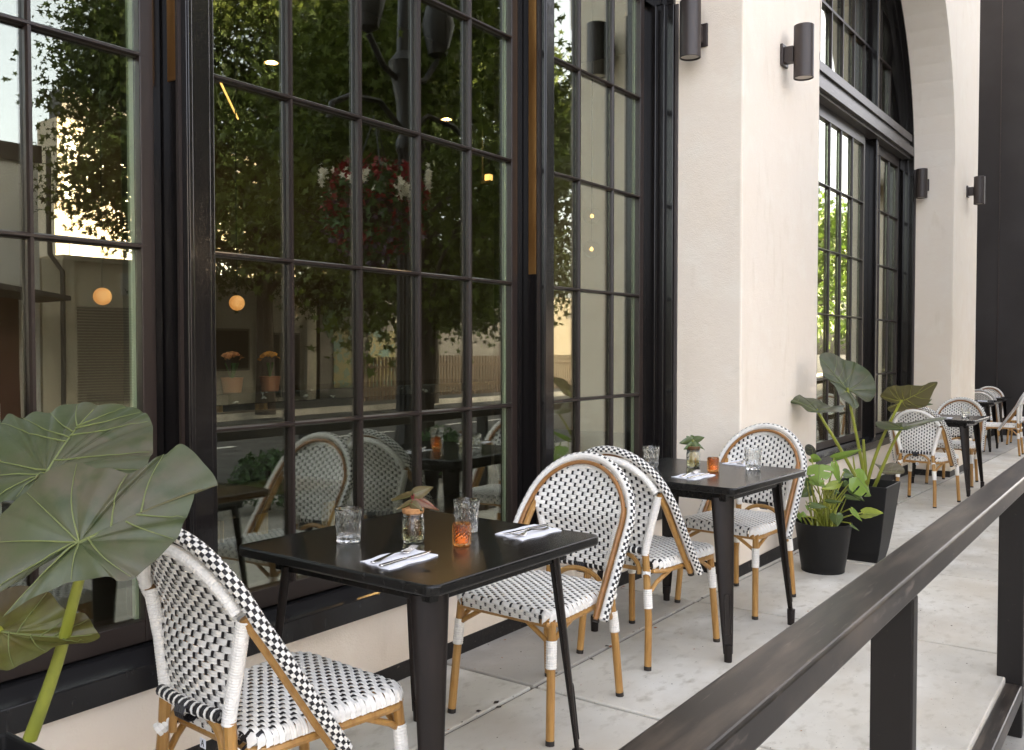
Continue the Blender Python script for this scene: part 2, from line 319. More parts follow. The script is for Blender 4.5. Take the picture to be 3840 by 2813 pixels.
for i in range(-6, 30): ln.box(i * 4.0, i * 4.0 + 2.2, -8.15, -8.0, -0.379, -0.376)
struct(ln.build('lane_marking', 'paint_white'))
struct(boxo('far_kerb', 'concrete_old', -60, 160, -13.2, -13.003, -0.62, -0.22, bevel=0.02))
struct(boxo('far_sidewalk', 'asphalt', -60, 160, -16.4, -13.203, -0.62, -0.224))

# ---------------------------------------------------------------- restaurant building
BLD = thing('restaurant_building', 'cream stucco restaurant building with tall dark gridded windows in deep arched openings', 'building')
YF, YP, YG = 2.065, 2.524, 2.68
ZS, ZTOP = 3.45, 11.0
OPEN = [(0.23, 5.17), (6.59, 11.53)]
PIL = [(-16.0, 0.23), (5.17, 6.59), (11.53, 13.04)]
for x0, x1 in PIL: boxo('pillar', 'stucco', x0, x1, YF, 2.75, gz((x0 + x1) / 2) + 0.085 if x0 > 0 else 0.085, ZTOP, BLD, bevel=0.012)
for a, b in PIL:
    z = min(gz(a), gz(b)) - 0.05; boxo('base_trim', 'base_trim', a + 0.012, b - 0.012, YF + 0.012, 2.74, z, gz((a + b) / 2) + 0.085 if a > 0 else 0.085, BLD)
NA = 40
for x0, x1 in OPEN:
    c, r = (x0 + x1) / 2, (x1 - x0) / 2; sp = MB()
    pts = [(c - r * math.cos(math.pi * i / NA), ZS + r * math.sin(math.pi * i / NA)) for i in range(NA + 1)]
    for (xa, za), (xb, zb) in zip(pts[:-1], pts[1:]):
        sp.add([(xa, YF, za), (xb, YF, zb), (xb, YF, ZTOP), (xa, YF, ZTOP)], [(0, 1, 2, 3)])
        sp.add([(xa, YF, za), (xb, YF, zb), (xb, 2.75, zb), (xa, 2.75, za)], [(3, 2, 1, 0)])
        sp.add([(xa, 2.75, za), (xb, 2.75, zb), (xb, 2.75, ZTOP), (xa, 2.75, ZTOP)], [(3, 2, 1, 0)])
    sp.build('arch', 'stucco', BLD, smooth=True)
    boxo('low_wall', 'stucco', x0, x1, 2.535, 2.75, gz(x1) + 0.07, 0.309, BLD)
    boxo('base_trim', 'base_trim', x0, x1, 2.5295, 2.74, gz(x1) - 0.06, gz(c) + 0.07, BLD)
    MB().prism([(2.515, 0.308), (2.515, 0.386), (2.668, 0.4175), (2.75, 0.4175), (2.75, 0.308)], x0 + 0.002, x1 - 0.002, axis='x').build('sill', 'sill', BLD, bevel=0.004)
boxo('roof', 'grey_paint', -16, 13.04, 2.75, 14, ZTOP - 0.4, ZTOP - 0.05, BLD)
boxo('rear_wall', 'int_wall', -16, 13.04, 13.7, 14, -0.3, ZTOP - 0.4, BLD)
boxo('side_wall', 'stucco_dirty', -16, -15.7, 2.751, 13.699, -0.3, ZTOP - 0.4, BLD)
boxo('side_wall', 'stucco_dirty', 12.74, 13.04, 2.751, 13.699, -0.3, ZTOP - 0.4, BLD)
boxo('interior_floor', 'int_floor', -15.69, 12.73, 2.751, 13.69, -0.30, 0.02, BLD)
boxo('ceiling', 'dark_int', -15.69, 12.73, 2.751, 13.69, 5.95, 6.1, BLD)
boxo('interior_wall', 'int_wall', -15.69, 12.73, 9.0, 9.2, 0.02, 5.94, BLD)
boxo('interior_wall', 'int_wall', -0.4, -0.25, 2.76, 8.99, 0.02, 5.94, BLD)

ROWS = [0.473, 1.066, 1.676, 2.283, 2.888, 3.495]
DY, KX = -0.042, 0.984
ROWS = [1.348 + (z - 1.348) * KX for z in ROWS]
def window(x0, x1, cols, s0, s1):
    """one sash: stiles from s0 to s1 round the glass x0..x1, bars at cols"""
    x0, x1, cols = x0 * KX, x1 * KX, [c * KX for c in cols]
    fr = MB(); z0, z1 = 0.4185, 3.571
    fr.box(max(s0, x0 - 0.048), x0, 2.672 + DY, 2.74, z0, z1); fr.box(x1, min(s1, x1 + 0.048), 2.672 + DY, 2.74, z0, z1)
    if x0 - 0.0485 > s0: boxo('filler', 'gloss_black', s0, x0 - 0.0485, 2.655, 2.74, z0, z1, BLD)
    if x1 + 0.0485 < s1: boxo('filler', 'gloss_black', x1 + 0.0485, s1, 2.655, 2.74, z0, z1, BLD)
    fr.box(x0, x1, 2.6725 + DY, 2.74, z0, ROWS[0]); fr.box(x0, x1, 2.6725 + DY, 2.74, ROWS[-1], z1)
    wdw = fr.build('window', 'bronze', BLD, bevel=0.003)
    es = [x0] + cols + [x1]; h = 0.0092
    for c in cols:
        MB().prism([(c - h, 2.699 + DY), (c - h, 2.683 + DY), (c - 0.005, 2.674 + DY), (c + 0.005, 2.674 + DY), (c + h, 2.683 + DY), (c + h, 2.699 + DY)], ROWS[0], ROWS[-1]).build('muntin', 'bronze', wdw)
        boxo('inner_bar', 'bronze', c - 0.006, c + 0.006, 2.7062 + DY, 2.716 + DY, ROWS[0], ROWS[-1], wdw)
    for z in ROWS[1:-1]:
        MB().prism([(2.6988 + DY, z - h), (2.682 + DY, z - h), (2.6715 + DY, z - 0.004), (2.6715 + DY, z + 0.004), (2.682 + DY, z + h), (2.6988 + DY, z + h)], x0 - 0.022, x1 + 0.022, axis='x').build('muntin', 'bronze', wdw)
    for a, b in zip(es[:-1], es[1:]):
        for za, zb in zip(ROWS[:-1], ROWS[1:]):
            p = MB().box(a - (a + b) / 2, b - (a + b) / 2, -0.0025, 0.0025, za - (za + zb) / 2, zb - (za + zb) / 2).build('pane', 'pane', wdw)
            p.location = ((a + b) / 2, 2.7025 + DY, (za + zb) / 2)
            p.rotation_euler = (R(rnd.uniform(-.05, .05)), 0, R(rnd.uniform(-.05, .05)))
    boxo('spacer', 'spacer', x1 - 0.016, x1 - 0.0005, 2.7078 + DY, 2.7205 + DY, ROWS[0], ROWS[-1], wdw)
def post(x0, x1, ztop, zp, YP=YP):
    m = MB(); m.box(x0, x1 - 0.024, YP, 2.74, 0.388, ztop); m.box(x1 - 0.0238, x1, YP + 0.012, 2.74, 0.388, ztop)
    m.box(x0 + 0.004, x0 + 0.02, YP - 0.006, YP - 0.0002, 0.392, ztop)
    o = m.build('post', 'gloss_black', BLD, bevel=0.003)
    if zp: boxo('reflection_strip', 'warm_reflection', x0 - 0.0035, x0 - 0.0003, 2.574, 2.618, zp, ztop - 0.02, o)  # coloured strip in place of the warm reflection on the glossy post side
    if zp: boxo('edge_strip', 'bronze', x0 - 0.012, x0 - 0.0003, 2.548, 2.562, 0.40, ztop - 0.02, o)
    return o
def lite(parent, xa, xb, z0, f, n=6):
    xs = [xa + (xb - xa) * i / n for i in range(n + 1)]; m = MB()
    poly = [(x, max(f(x), z0 + 0.02)) for x in xs]
    m.prism([(xa, z0), *poly, (xb, z0)][::1], 2.70, 2.705, axis='y')
    m.build('pane', 'pane', parent)
def opening(i, posts, wins):
    x0, x1 = OPEN[i]; c, r = (x0 + x1) / 2, (x1 - x0) / 2
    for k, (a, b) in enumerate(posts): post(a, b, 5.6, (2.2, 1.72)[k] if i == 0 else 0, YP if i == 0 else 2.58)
    for q in wins: window(*q)
    # outer jamb trim, both sides, stepped
    for s, X in ((1, x0), (-1, x1)):
        m = MB(); m.box(*sorted((X + s * 0.0005, X + s * 0.028)), 2.50, 2.74, 0.388, ZS)
        m.box(*sorted((X + s * 0.0285, X + s * 0.05)), 2.55, 2.74, 0.388, ZS); m.box(*sorted((X + s * 0.0505, X + s * 0.066)), 2.60, 2.74, 0.388, ZS)
        m.build('jamb_trim', 'gloss_black', BLD, bevel=0.003)
        boxo('caulk', 'caulk', *sorted((X - s * 0.006, X + s * 0.012)), 2.478, 2.4995, 0.30, ZS, BLD, bevel=0.003)
    m = MB(); m.box(x0 + 0.03, x1 - 0.03, 2.54, 2.74, 3.572, 3.86); m.box(x0 + 0.03, x1 - 0.03, 2.50, 2.5398, 3.60, 3.70); m.box(x0 + 0.03, x1 - 0.03, 2.515, 2.5398, 3.76, 3.845)
    m.build('transom', 'transom', BLD, bevel=0.004)
    # arched head: ring frame, bars and lites
    ring = MB()
    for r0, r1, ya, yb in ((r - 0.0005, r - 0.03, 2.50, 2.74), (r - 0.0305, r - 0.06, 2.56, 2.74), (r - 0.0605, r - 0.15, 2.62, 2.74)):
        n = 40; vs = []; fs = []
        for k in range(n + 1):
            a = math.pi * k / n; ca, sa = math.cos(a), math.sin(a)
            vs += [(c - r0 * ca, ya, ZS + r0 * sa), (c - r1 * ca, ya, ZS + r1 * sa), (c - r1 * ca, yb, ZS + r1 * sa), (c - r0 * ca, yb, ZS + r0 * sa)]
        for k in range(n):
            for q in range(4): fs.append((4 * k + q, 4 * k + (q + 1) % 4, 4 * k + 4 + (q + 1) % 4, 4 * k + 4 + q))
        ring.add(vs, fs)
    aw = ring.build('arch_window', 'gloss_black', BLD, smooth=True)
    rr = r - 0.14; f = lambda x: ZS + math.sqrt(max(0.0, rr * rr - (x - c) ** 2))
    xs = sorted(set([round(v, 3) for q in wins for v in ([q[0]] + q[2] + [q[1]])]))
    xs = [v for v in xs if abs(v - c) < rr - 0.1]
    for v in xs: boxo('muntin', 'bronze', v - 0.0125, v + 0.0125, 2.67, 2.699, 3.861, f(v), aw)
    for z in (4.55, 5.2):
        h = math.sqrt(max(0.01, rr * rr - (z - ZS) ** 2)); boxo('muntin', 'bronze', c - h, c + h, 2.667, 2.6985, z - 0.0125, z + 0.0125, aw)
    ed = [c - rr + 0.02] + xs + [c + rr - 0.02]
    for a, b in zip(ed[:-1], ed[1:]): lite(aw, a, b, 3.861, f)
opening(0, [(1.75, 1.862), (3.77, 3.875)],
        [(0.36, 1.684, [0.62, 0.98, 1.34], 0.298, 1.744), (1.946, 3.70, [2.305, 2.664, 3.022, 3.379], 1.8635, 3.764), (3.977, 5.045, [4.35, 4.723], 3.8765, 5.103)])
opening(1, [(7.92, 8.03), (10.16, 10.27)],
        [(6.75, 7.84, [7.11, 7.48], 6.66, 7.912), (8.25, 10.02, [8.525, 8.881, 9.247, 9.638], 8.0315, 10.153), (10.52, 11.50, [10.70, 11.10], 10.2715, 11.462)])
# warm wood reveals inside
for X in (1.86, 3.88, 10.05): boxo('inner_reveal', 'dark_wood', X - 0.1, X - 0.012, 2.745, 2.80, 0.03, 5.9, BLD)

# ---------------------------------------------------------------- black clad neighbour
BB = thing('black_building', 'tall matte black clad wall closing the end of the terrace', 'building', (19.7, 0, 0))
ys = [1.5, 2.74, 4.4, 6.0]; zs = [-0.45, 10.5]
for a, b in zip(ys[:-1], ys[1:]):
    for c, d in zip(zs[:-1], zs[1:]):
        boxo('panel', 'cladding', 0.0 + 0.012 * ((a + 5) % 0.7), 0.16, a + 0.006, b - 0.006, c + 0.004, d - 0.004, BB, bevel=0.004)
boxo('core', 'dark_paint', 0.161, 3.0, 1.5, 14, -0.45, 10.5, BB)
boxo('gap_sun_wall', 'cladding', -6.65, 0.0, 6.01, 14, -0.45, 10.5, BB)  # unseen back of the recess, added to stop sun through the gap
boxo('sun_blocker', 'dark_paint', 3.01, 27, 6.01, 14, -0.45, 10.5, BB)  # unseen mass, added to keep the sun off the opposite street
boxo('edge_strip', 'sconce', -0.014, 0.0, 2.732, 2.748, -0.4, 10.5, BB)

# ---------------------------------------------------------------- interior things
def counter():
    t = thing('bar_counter', 'dark veined marble bar counter on ribbed wood front behind the middle window', 'counter', (5.2, 5.4, 0.02))
    boxo('counter_top', 'marble', -1.9, 1.9, -0.28, 0.5, 0.95, 1.03, t, bevel=0.006)
    boxo('counter_body', 'dark_int', -1.8, 1.8, -0.1, 0.4, 0.0, 0.949, t)
    for k, x in enumerate((-1.62, -1.36, -0.98)):
        m = MB()
        for j in range(3): m.tube([(x + j * 0.033, -0.115, 0.0), (x + j * 0.033, -0.115, 0.948)], 0.018, 8)
        m.build('rib', 'flute', t, smooth=True)
counter()
def lamp_light(t, z, watts, col=(1.0, 0.55, 0.2), size=0.05):
    l = bpy.data.lights.new('lamp_light', 'POINT'); l.energy = watts; l.color = col; l.shadow_soft_size = size; o = bpy.data.objects.new('lamp_light', l); COL.objects.link(o); o.parent = t; o.location = (0, 0, z); return o
def pendant(loc, label, r=0.045):
    t = thing('pendant_lamp', label, 'lamp', (loc[0], loc[1], loc[2]), 0, 'round pendant lamps')
    prof = [(max(0.001, r * math.sin(math.pi * i / 14)), -r * math.cos(math.pi * i / 14)) for i in range(15)]
    MB().lathe(prof, 24).build('globe', 'globe', t, smooth=True); MB().tube([(0, 0, r), (0, 0, 5.94 - loc[2])], 0.004, 6).build('cord', 'dark_int', t)
    return t
pendant((2.61, 4.5, 1.62), 'pale glowing globe lamp hanging behind the left window')
pendant((3.45, 4.5, 1.62), 'orange glowing globe lamp hanging behind the middle window')
def bulbl(loc, label):
    t = thing('bulb_lamp', label, 'lamp', loc, 0, 'clear bulb lamps')
    MB().lathe([(max(.001, .09 * math.sin(math.pi * i / 12)), -.09 * math.cos(math.pi * i / 12)) for i in range(13)], 20).build('glass', 'bulb_glass', t, smooth=True)
    MB().lathe([(.001, -.02), (.018, -.01), (.02, .01), (.001, .025)], 10).build('filament', 'bulb', t, smooth=True)
    MB().tube([(0, 0, .09), (0, 0, 5.94 - loc[2])], .004, 6).build('cord', 'dark_int', t)
bulbl((8.2, 4.9, 2.72), 'clear glass bulb lamp, upper one in the narrow window'); bulbl((8.36, 5.0, 2.40), 'clear glass bulb lamp, lower one in the narrow window')
t = thing('led_strip', 'slanting line of warm light glowing behind the middle window', 'lamp', (4.9, 6.58, 3.6))
for k in range(3): MB().tube([(0.29 * k, 0.30 * k, 0), (0.29 * k + 0.27, 0.30 * k + 0.28, 0)], 0.009, 6).build('tube', 'led', t)
MB().tube([(0, 0, 0), (0, 0, 2.34)], 0.004, 6).build('cord', 'dark_int', t)
for loc, lab in (((4.77, 5.77, 3.6), 'small warm downlight glowing near top left of the middle window'), ((6.94, 5.8, 3.6), 'small warm downlight glowing in the upper right of the middle window')):
    t = thing('downlight', lab, 'lamp', loc, 0, 'small downlights')
    MB().lathe([(0.001, 0), (0.03, 0), (0.03, 0.004)], 16).build('lens', 'bulb', t); MB().lathe([(0.051, -0.01), (0.06, -0.01), (0.06, 0.12), (0.001, 0.12)], 16).build('housing', 'dark_int', t)
    MB().tube([(0, 0, .12), (0, 0, 2.34)], .006, 6).build('cord', 'dark_int', t); lamp_light(t, -0.012, 3.0, size=0.006)
t = thing('candle_lamp', 'small square candle lamp glowing at the right of the middle window', 'lamp', (7.75, 5.9, 3.12))
boxo('shade', 'led', -0.03, 0.03, -0.03, 0.03, 0.0, 0.07, t); boxo('bracket', 'dark_int', -0.06, 0.06, -0.06, 0.06, -0.03, -0.001, t); MB().tube([(0.0, .08, -.02), (0, .08, 2.8)], .01, 6).build('pole', 'dark_int', t)
for k, (x, y, fm) in enumerate(((3.98, 5.25, 'pink_flower'), (4.33, 5.28, 'orange_flower'))):
    t = thing('flower_pot', ('pink' if k == 0 else 'orange') + ' flowers in a clay pot on the bar counter', 'plant', (x, y, 1.051), 0, 'flower pots on the bar')
    MB().lathe([(0.001, 0), (0.06, 0), (0.075, 0.10), (0.068, 0.10), (0.001, 0.09)], 18).build('pot', 'terracotta', t, smooth=True)
    st = MB()
    for j in range(7): st.tube([(0, 0, 0.08), (rnd.uniform(-.04, .04), rnd.uniform(-.03, .03), 0.2)], 0.004, 5)
    st.build('stem', 'plant_green', t)
    fl = MB()
    for j in range(60):
        a, b = rnd.uniform(0, 6.28), rnd.uniform(0, 1); p = Vector((math.cos(a) * .08 * b, math.sin(a) * .06 * b, 0.22 + .05 * math.sqrt(1 - b * b)))
        d1 = Vector((rnd.uniform(-1, 1), rnd.uniform(-1, 1), rnd.uniform(-.3, .3))).normalized() * .018; d2 = d1.cross(Vector((rnd.uniform(-1, 1), 1, rnd.uniform(-1, 1)))).normalized() * .014
        fl.add([p - d1, p - d2, p + d1, p + d2], [(0, 1, 2, 3)])
    fl.build('flower', fm, t)
t = thing('white_cabinet', 'white cabinet standing inside behind the left window', 'cabinet', (1.55, 4.3, 0.02))
boxo('body', 'white_paint', -0.36, 0.36, -0.2, 0.2, 0, 1.1, t, bevel=0.01); boxo('plinth', 'dark_int', -0.34, 0.34, -0.18, 0.18, 1.101, 1.13, t)
t = thing('banquette', 'dark padded bench with wood legs inside, low behind the glass', 'bench', (3.0, 4.6, 0.02))
boxo('seat', 'dark_int', -1.5, 1.2, -0.3, 0.3, 0.36, 0.47, t, bevel=0.03); boxo('backrest', 'dark_int', -1.5, 1.2, 0.301, 0.40, 0.36, 0.92, t, bevel=0.03)
for x in (-1.4, -0.2, 1.1): boxo('leg', 'flute', x - 0.03, x + 0.03, -0.2, -0.14, 0, 0.36, t)
# ---------------------------------------------------------------- sconces
def sconce(loc, rz, label):
    """local -y points out of the wall"""
    t = thing('wall_sconce', label, 'wall light', loc, rz, 'cylinder wall sconces')
    boxo('back_plate', 'sconce', -0.055, 0.055, -0.018, -0.0005, -0.068, 0.068, t, bevel=0.004)
    boxo('bracket', 'sconce', -0.03, 0.03, -0.075, -0.0182, -0.05, 0.05, t, bevel=0.003)
    m = MB().lathe([(0.055, -0.150), (0.06, -0.162), (0.062, -0.16), (0.062, 0.168), (0.059, 0.17), (0.058, 0.165)], 40, (0, -0.135, 0)); m.build('cylinder', 'sconce', t, smooth=True)
    MB().lathe([(0.0005, -0.152), (0.056, -0.152)], 32, (0, -0.135, 0)).build('lens', 'sconce_lens', t); MB().lathe([(0.059, 0.166), (0.0005, 0.166)], 32, (0, -0.135, 0)).build('cap', 'sconce', t)
    MB().lathe([(0.0005, 0), (0.004, 0), (0.005, -0.002)], 10).build('screw', 'steel', t).location = (0.045, -0.019, 0.0)
    return t
s1 = sconce((5.17, 2.34, 3.225), R(-90), 'dark cylinder sconce on the shaded side of the cream pillar beside the narrow window')
dup(s1, 'dark cylinder sconce on the bright front of the cream pillar', (5.83, YF, 3.225), 0)
dup(s1, 'far small sconce on the shaded side of the arch jamb', (11.53, 2.39, 3.255), R(-90))
dup(s1, 'far small sconce on the pillar next to the black wall', (12.30, YF, 3.255), 0)

# ---------------------------------------------------------------- railing
RL = thing('railing', 'dark metal railing running along the street edge of the terrace', 'railing', (0, 0.475, 0))
MB().box(-2.5, 18.5, -0.003, 0.0985, 0.774, 0.834).build('top_rail', 'rail', RL, bevel=0.007, seg=3)
for x in (-1.70, 0.268, 2.237, 4.206, 6.175, 8.144, 10.11, 12.08, 14.05, 16.02): boxo('post', 'rail_post', x, x + 0.048, 0.0, 0.0955, -0.241, 0.7735, RL, bevel=0.005)
for x in (0.268, 2.237, 4.206, 6.175): boxo('bottom_rail', 'rail', x + 0.0485, x + 1.969 - 0.0005, 0.0, 0.062, -0.085, -0.020, RL, bevel=0.006)

# ---------------------------------------------------------------- tables
def leg_mesh(sx, sy):
    """tapered folded sheet leg with a pressed slot"""
    m = MB(); n = 10; lv = 9; vs = []; th = 0.004
    ax = math.atan2(sy, sx)
    for k in range(lv + 1):
        t = k / lv; z = 0.70 * (1 - t) + 0.035 * t
        ins = 0.115 * (1 - t) + 0.055 * t; w = 0.031 * (1 - t) ** 0.9 + 0.021
        cx, cy_ = sx * (0.4 - ins), sy * (0.4 - ins)
        for lay in (0, 1):
            for j in range(n + 1):
                a = ax + R(-100 + 200 * j / n); rr = w * (1.0 if abs(j - n / 2) > 1 else 1.0) - lay * th
                # flattened arc, so the face reads broad
                ex = rr * math.cos(a - ax) * 0.42; ey = rr * math.sin(a - ax)
                vs.append((cx + ex * math.cos(ax) - ey * math.sin(ax), cy_ + ex * math.sin(ax) + ey * math.cos(ax), z))
    q = n + 1; fs = []
    for k in range(lv):
        for j in range(n):
            a = k * 2 * q + j; b = a + 2 * q
            fs.append((a, a + 1, b + 1, b)); fs.append((a + q + 1, a + q, b + q, b + q + 1))
        for j in (0, n): a = k * 2 * q + j; b = a + 2 * q; fs.append((a, a + q, b + q, b) if j else (a + q, a, b, b + q))
    m.add(vs, fs)
    fx, fy = sx * (0.4 - 0.055), sy * (0.4 - 0.055)
    m.tube([(fx, fy, 0.075), (fx, fy, 0.0)], [0.0195, 0.017], 14)
    return m
def slot_mesh(sx, sy):
    m = MB(); ax = math.atan2(sy, sx); pts = []
    for k in range(24):
        a = 2 * math.pi * k / 24; z = 0.20 + (0.075 if math.sin(a) > 0 else -0.075) + 0.013 * math.sin(a); s = 0.013 * math.cos(a)
        t = (0.70 - z) / 0.665; ins = 0.115 * (1 - t) + 0.055 * t; w = 0.031 * (1 - t) ** 0.9 + 0.021
        d = math.sqrt(2) * (0.4 - ins) + w * 0.42 * math.sqrt(max(0, 1 - (s / w) ** 2)) + 0.0005
        pts.append((d * math.cos(ax) - s * math.sin(ax), d * math.sin(ax) + s * math.cos(ax), z))
    m.tube(pts, 0.0028, 6, closed=True); return m
def make_table(loc, rz, label):
    t = thing('bistro_table', label, 'table', loc, rz, 'square black tables')
    pl = []; rc = 0.035; h = 0.4
    for cx, cy_, a0 in ((h - rc, h - rc, 0), (-h + rc, h - rc, 90), (-h + rc, -h + rc, 180), (h - rc, -h + rc, 270)):
        for k in range(7): a = R(a0 + 15 * k); pl.append((cx + rc * math.cos(a), cy_ + rc * math.sin(a)))
    MB().prism(pl, 0.730, 0.76).build('tabletop', 'table_black', t, smooth=True, bevel=0.007, seg=3)
    m = MB(); a = 0.315
    for q in ((-a, a, -a, -a + 0.02), (-a, a, a - 0.02, a), (-a, -a + 0.02, -a + 0.0205, a - 0.0205), (a - 0.02, a, -a + 0.0205, a - 0.0205)): m.box(*q, 0.684, 0.7295)
    m.build('apron', 'table_black', t, bevel=0.003)
    for sx in (-1, 1):
        for sy in (-1, 1):
            l = leg_mesh(sx, sy).build('leg', 'table_leg', t, smooth=True, sharp=50)
            slot_mesh(sx, sy).build('slot', 'table_leg', l, smooth=True)
    return t
T = [((2.115, 1.865), R(-1.2)), ((4.08, 1.86), R(-3.2)), ((10.27, 1.95), R(-1.5)), ((15.85, 2.58), 0.0), ((18.15, 2.73), 0.0)]
TL = ['black square metal table nearest the camera, set with two tumblers', 'second black square table, in front of the cream pillar', 'third black square table beyond the tall planter', 'far black table half hidden behind the far pillar', 'farthest black table, in front of the black wall']
tb = make_table((*T[0][0], 0), T[0][1], TL[0])
for (xy, rz), lb in zip(T[1:], TL[1:]): dup(tb, lb, (*xy, gz(xy[0])), rz)

# ---------------------------------------------------------------- woven bistro chair (faces local +x)
def loopx(z): return -0.235 + (0.73 - z) * (0.42 if z > 0.73 else 0.64)
def loop_path(n=90, r=0.247, zc=0.662, out=0.0, zend=0.375, yend=0.262):
    pts = []; rr = r + out
    L1 = 26
    for k in range(L1): t = k / L1; z = zend + (zc - zend) * t; y = (yend + out) + (rr - (yend + out)) * (t ** 0.8); pts.append((loopx(z), -y, z))
    for k in range(n - 2 * L1 + 1):
        a = math.pi * k / (n - 2 * L1); z = zc + rr * math.sin(a); pts.append((loopx(z), -rr * math.cos(a), z))
    for k in range(L1 - 1, -1, -1): t = k / L1; z = zend + (zc - zend) * t; y = (yend + out) + (rr - (yend + out)) * (t ** 0.8); pts.append((loopx(z), y, z))
    return [Vector(p) for p in pts]
def resample(P, step):
    d = [0.0]
    for a, b in zip(P[:-1], P[1:]): d.append(d[-1] + (b - a).length)
    n = max(2, int(round(d[-1] / step))); out = []; j = 0
    for i in range(n + 1):
        s = d[-1] * i / n
        while j < len(d) - 2 and d[j + 1] < s: j += 1
        t = (s - d[j]) / max(1e-9, d[j + 1] - d[j]); out.append(P[j].lerp(P[j + 1], t))
    return out
def wrapped(m, path, r, pitch, matf, n=10, lanes=None):
    """strands wound round a core: each turn a rounded ridge; matf(i,lane) -> material slot"""
    P = resample([Vector(p) for p in path], pitch); k = len(P) - 1
    for i in range(k):
        a, b = P[i], P[i + 1]; t0 = (P[min(i + 1, k)] - P[max(i - 1, 0)]).normalized(); t1 = (P[min(i + 2, k)] - P[i]).normalized()
        rings = []
        for (f, s) in ((0.0, 0.925), (0.25, 1.0), (0.75, 1.0), (1.0, 0.925)):
            c = a.lerp(b, f); tt = t0.lerp(t1, f).normalized()
            ref = Vector((-0.85, 0, -0.53)) ; N = (ref - tt * ref.dot(tt)).normalized(); B = tt.cross(N)
            rings.append((c, N, B, s))
        for j in range(n):
            mt = matf(i, j); dz = 0.90 if mt else 1.0
            vs = []
            for (c, N, B, s) in rings:
                for q in (j, j + 1):
                    an = 2 * math.pi * q / n; vs.append(c + (N * math.cos(an) + B * math.sin(an)) * r * s * dz)
            m.add(vs, [(0, 1, 3, 2), (2, 3, 5, 4), (4, 5, 7, 6)], mt)
def weave(m, rows, warps, place, A=0.0032, hw=0.0075):
    """rows: (u0, u1, v) wefts of two strands; warps: (u, v0, v1). place(u, v, h)->xyz with h out of plane"""
    pu = 0.0225
    for ri, (u0, u1, v) in enumerate(rows):
        n = max(2, int((u1 - u0) / (pu / 2.5))); prof = ((-1, 0.0), (-0.55, 0.0026), (-0.05, 0.0006), (0.05, 0.0006), (0.55, 0.0026), (1, 0.0))
        vs = []; fs = []
        for k in range(n + 1):
            u = u0 + (u1 - u0) * k / n; h = A * math.cos(math.pi * (u / pu) + math.pi * ri)
            for (q, b) in prof: vs.append(place(u, v + q * hw, h + b))
        w = len(prof)
        for k in range(n):
            for q in range(w - 1):
                fs.append((k * w + q, k * w + q + 1, (k + 1) * w + q + 1, (k + 1) * w + q))
        m.add(vs, fs, 0)
    for (u, v0, v1) in warps:
        n = max(2, int((v1 - v0) / 0.0077)); vs = []; fs = []; ph = round(u / pu)
        for k in range(n + 1):
            v = v0 + (v1 - v0) * k / n; ri = (v - rows[0][2]) / (rows[1][2] - rows[0][2]); h = -A * 0.55 * math.cos(math.pi * ph + math.pi * ri)
            for q, b in ((-1, 0.0), (-.4, .0012), (0, .0002), (.4, .0012), (1, 0.0)): vs.append(place(u + q * 0.0049, v, h + b))
        for k in range(n):
            for q in range(4): fs.append((k * 5 + q, k * 5 + q + 1, (k + 1) * 5 + q + 1, (k + 1) * 5 + q))
        m.add(vs, fs, 1)
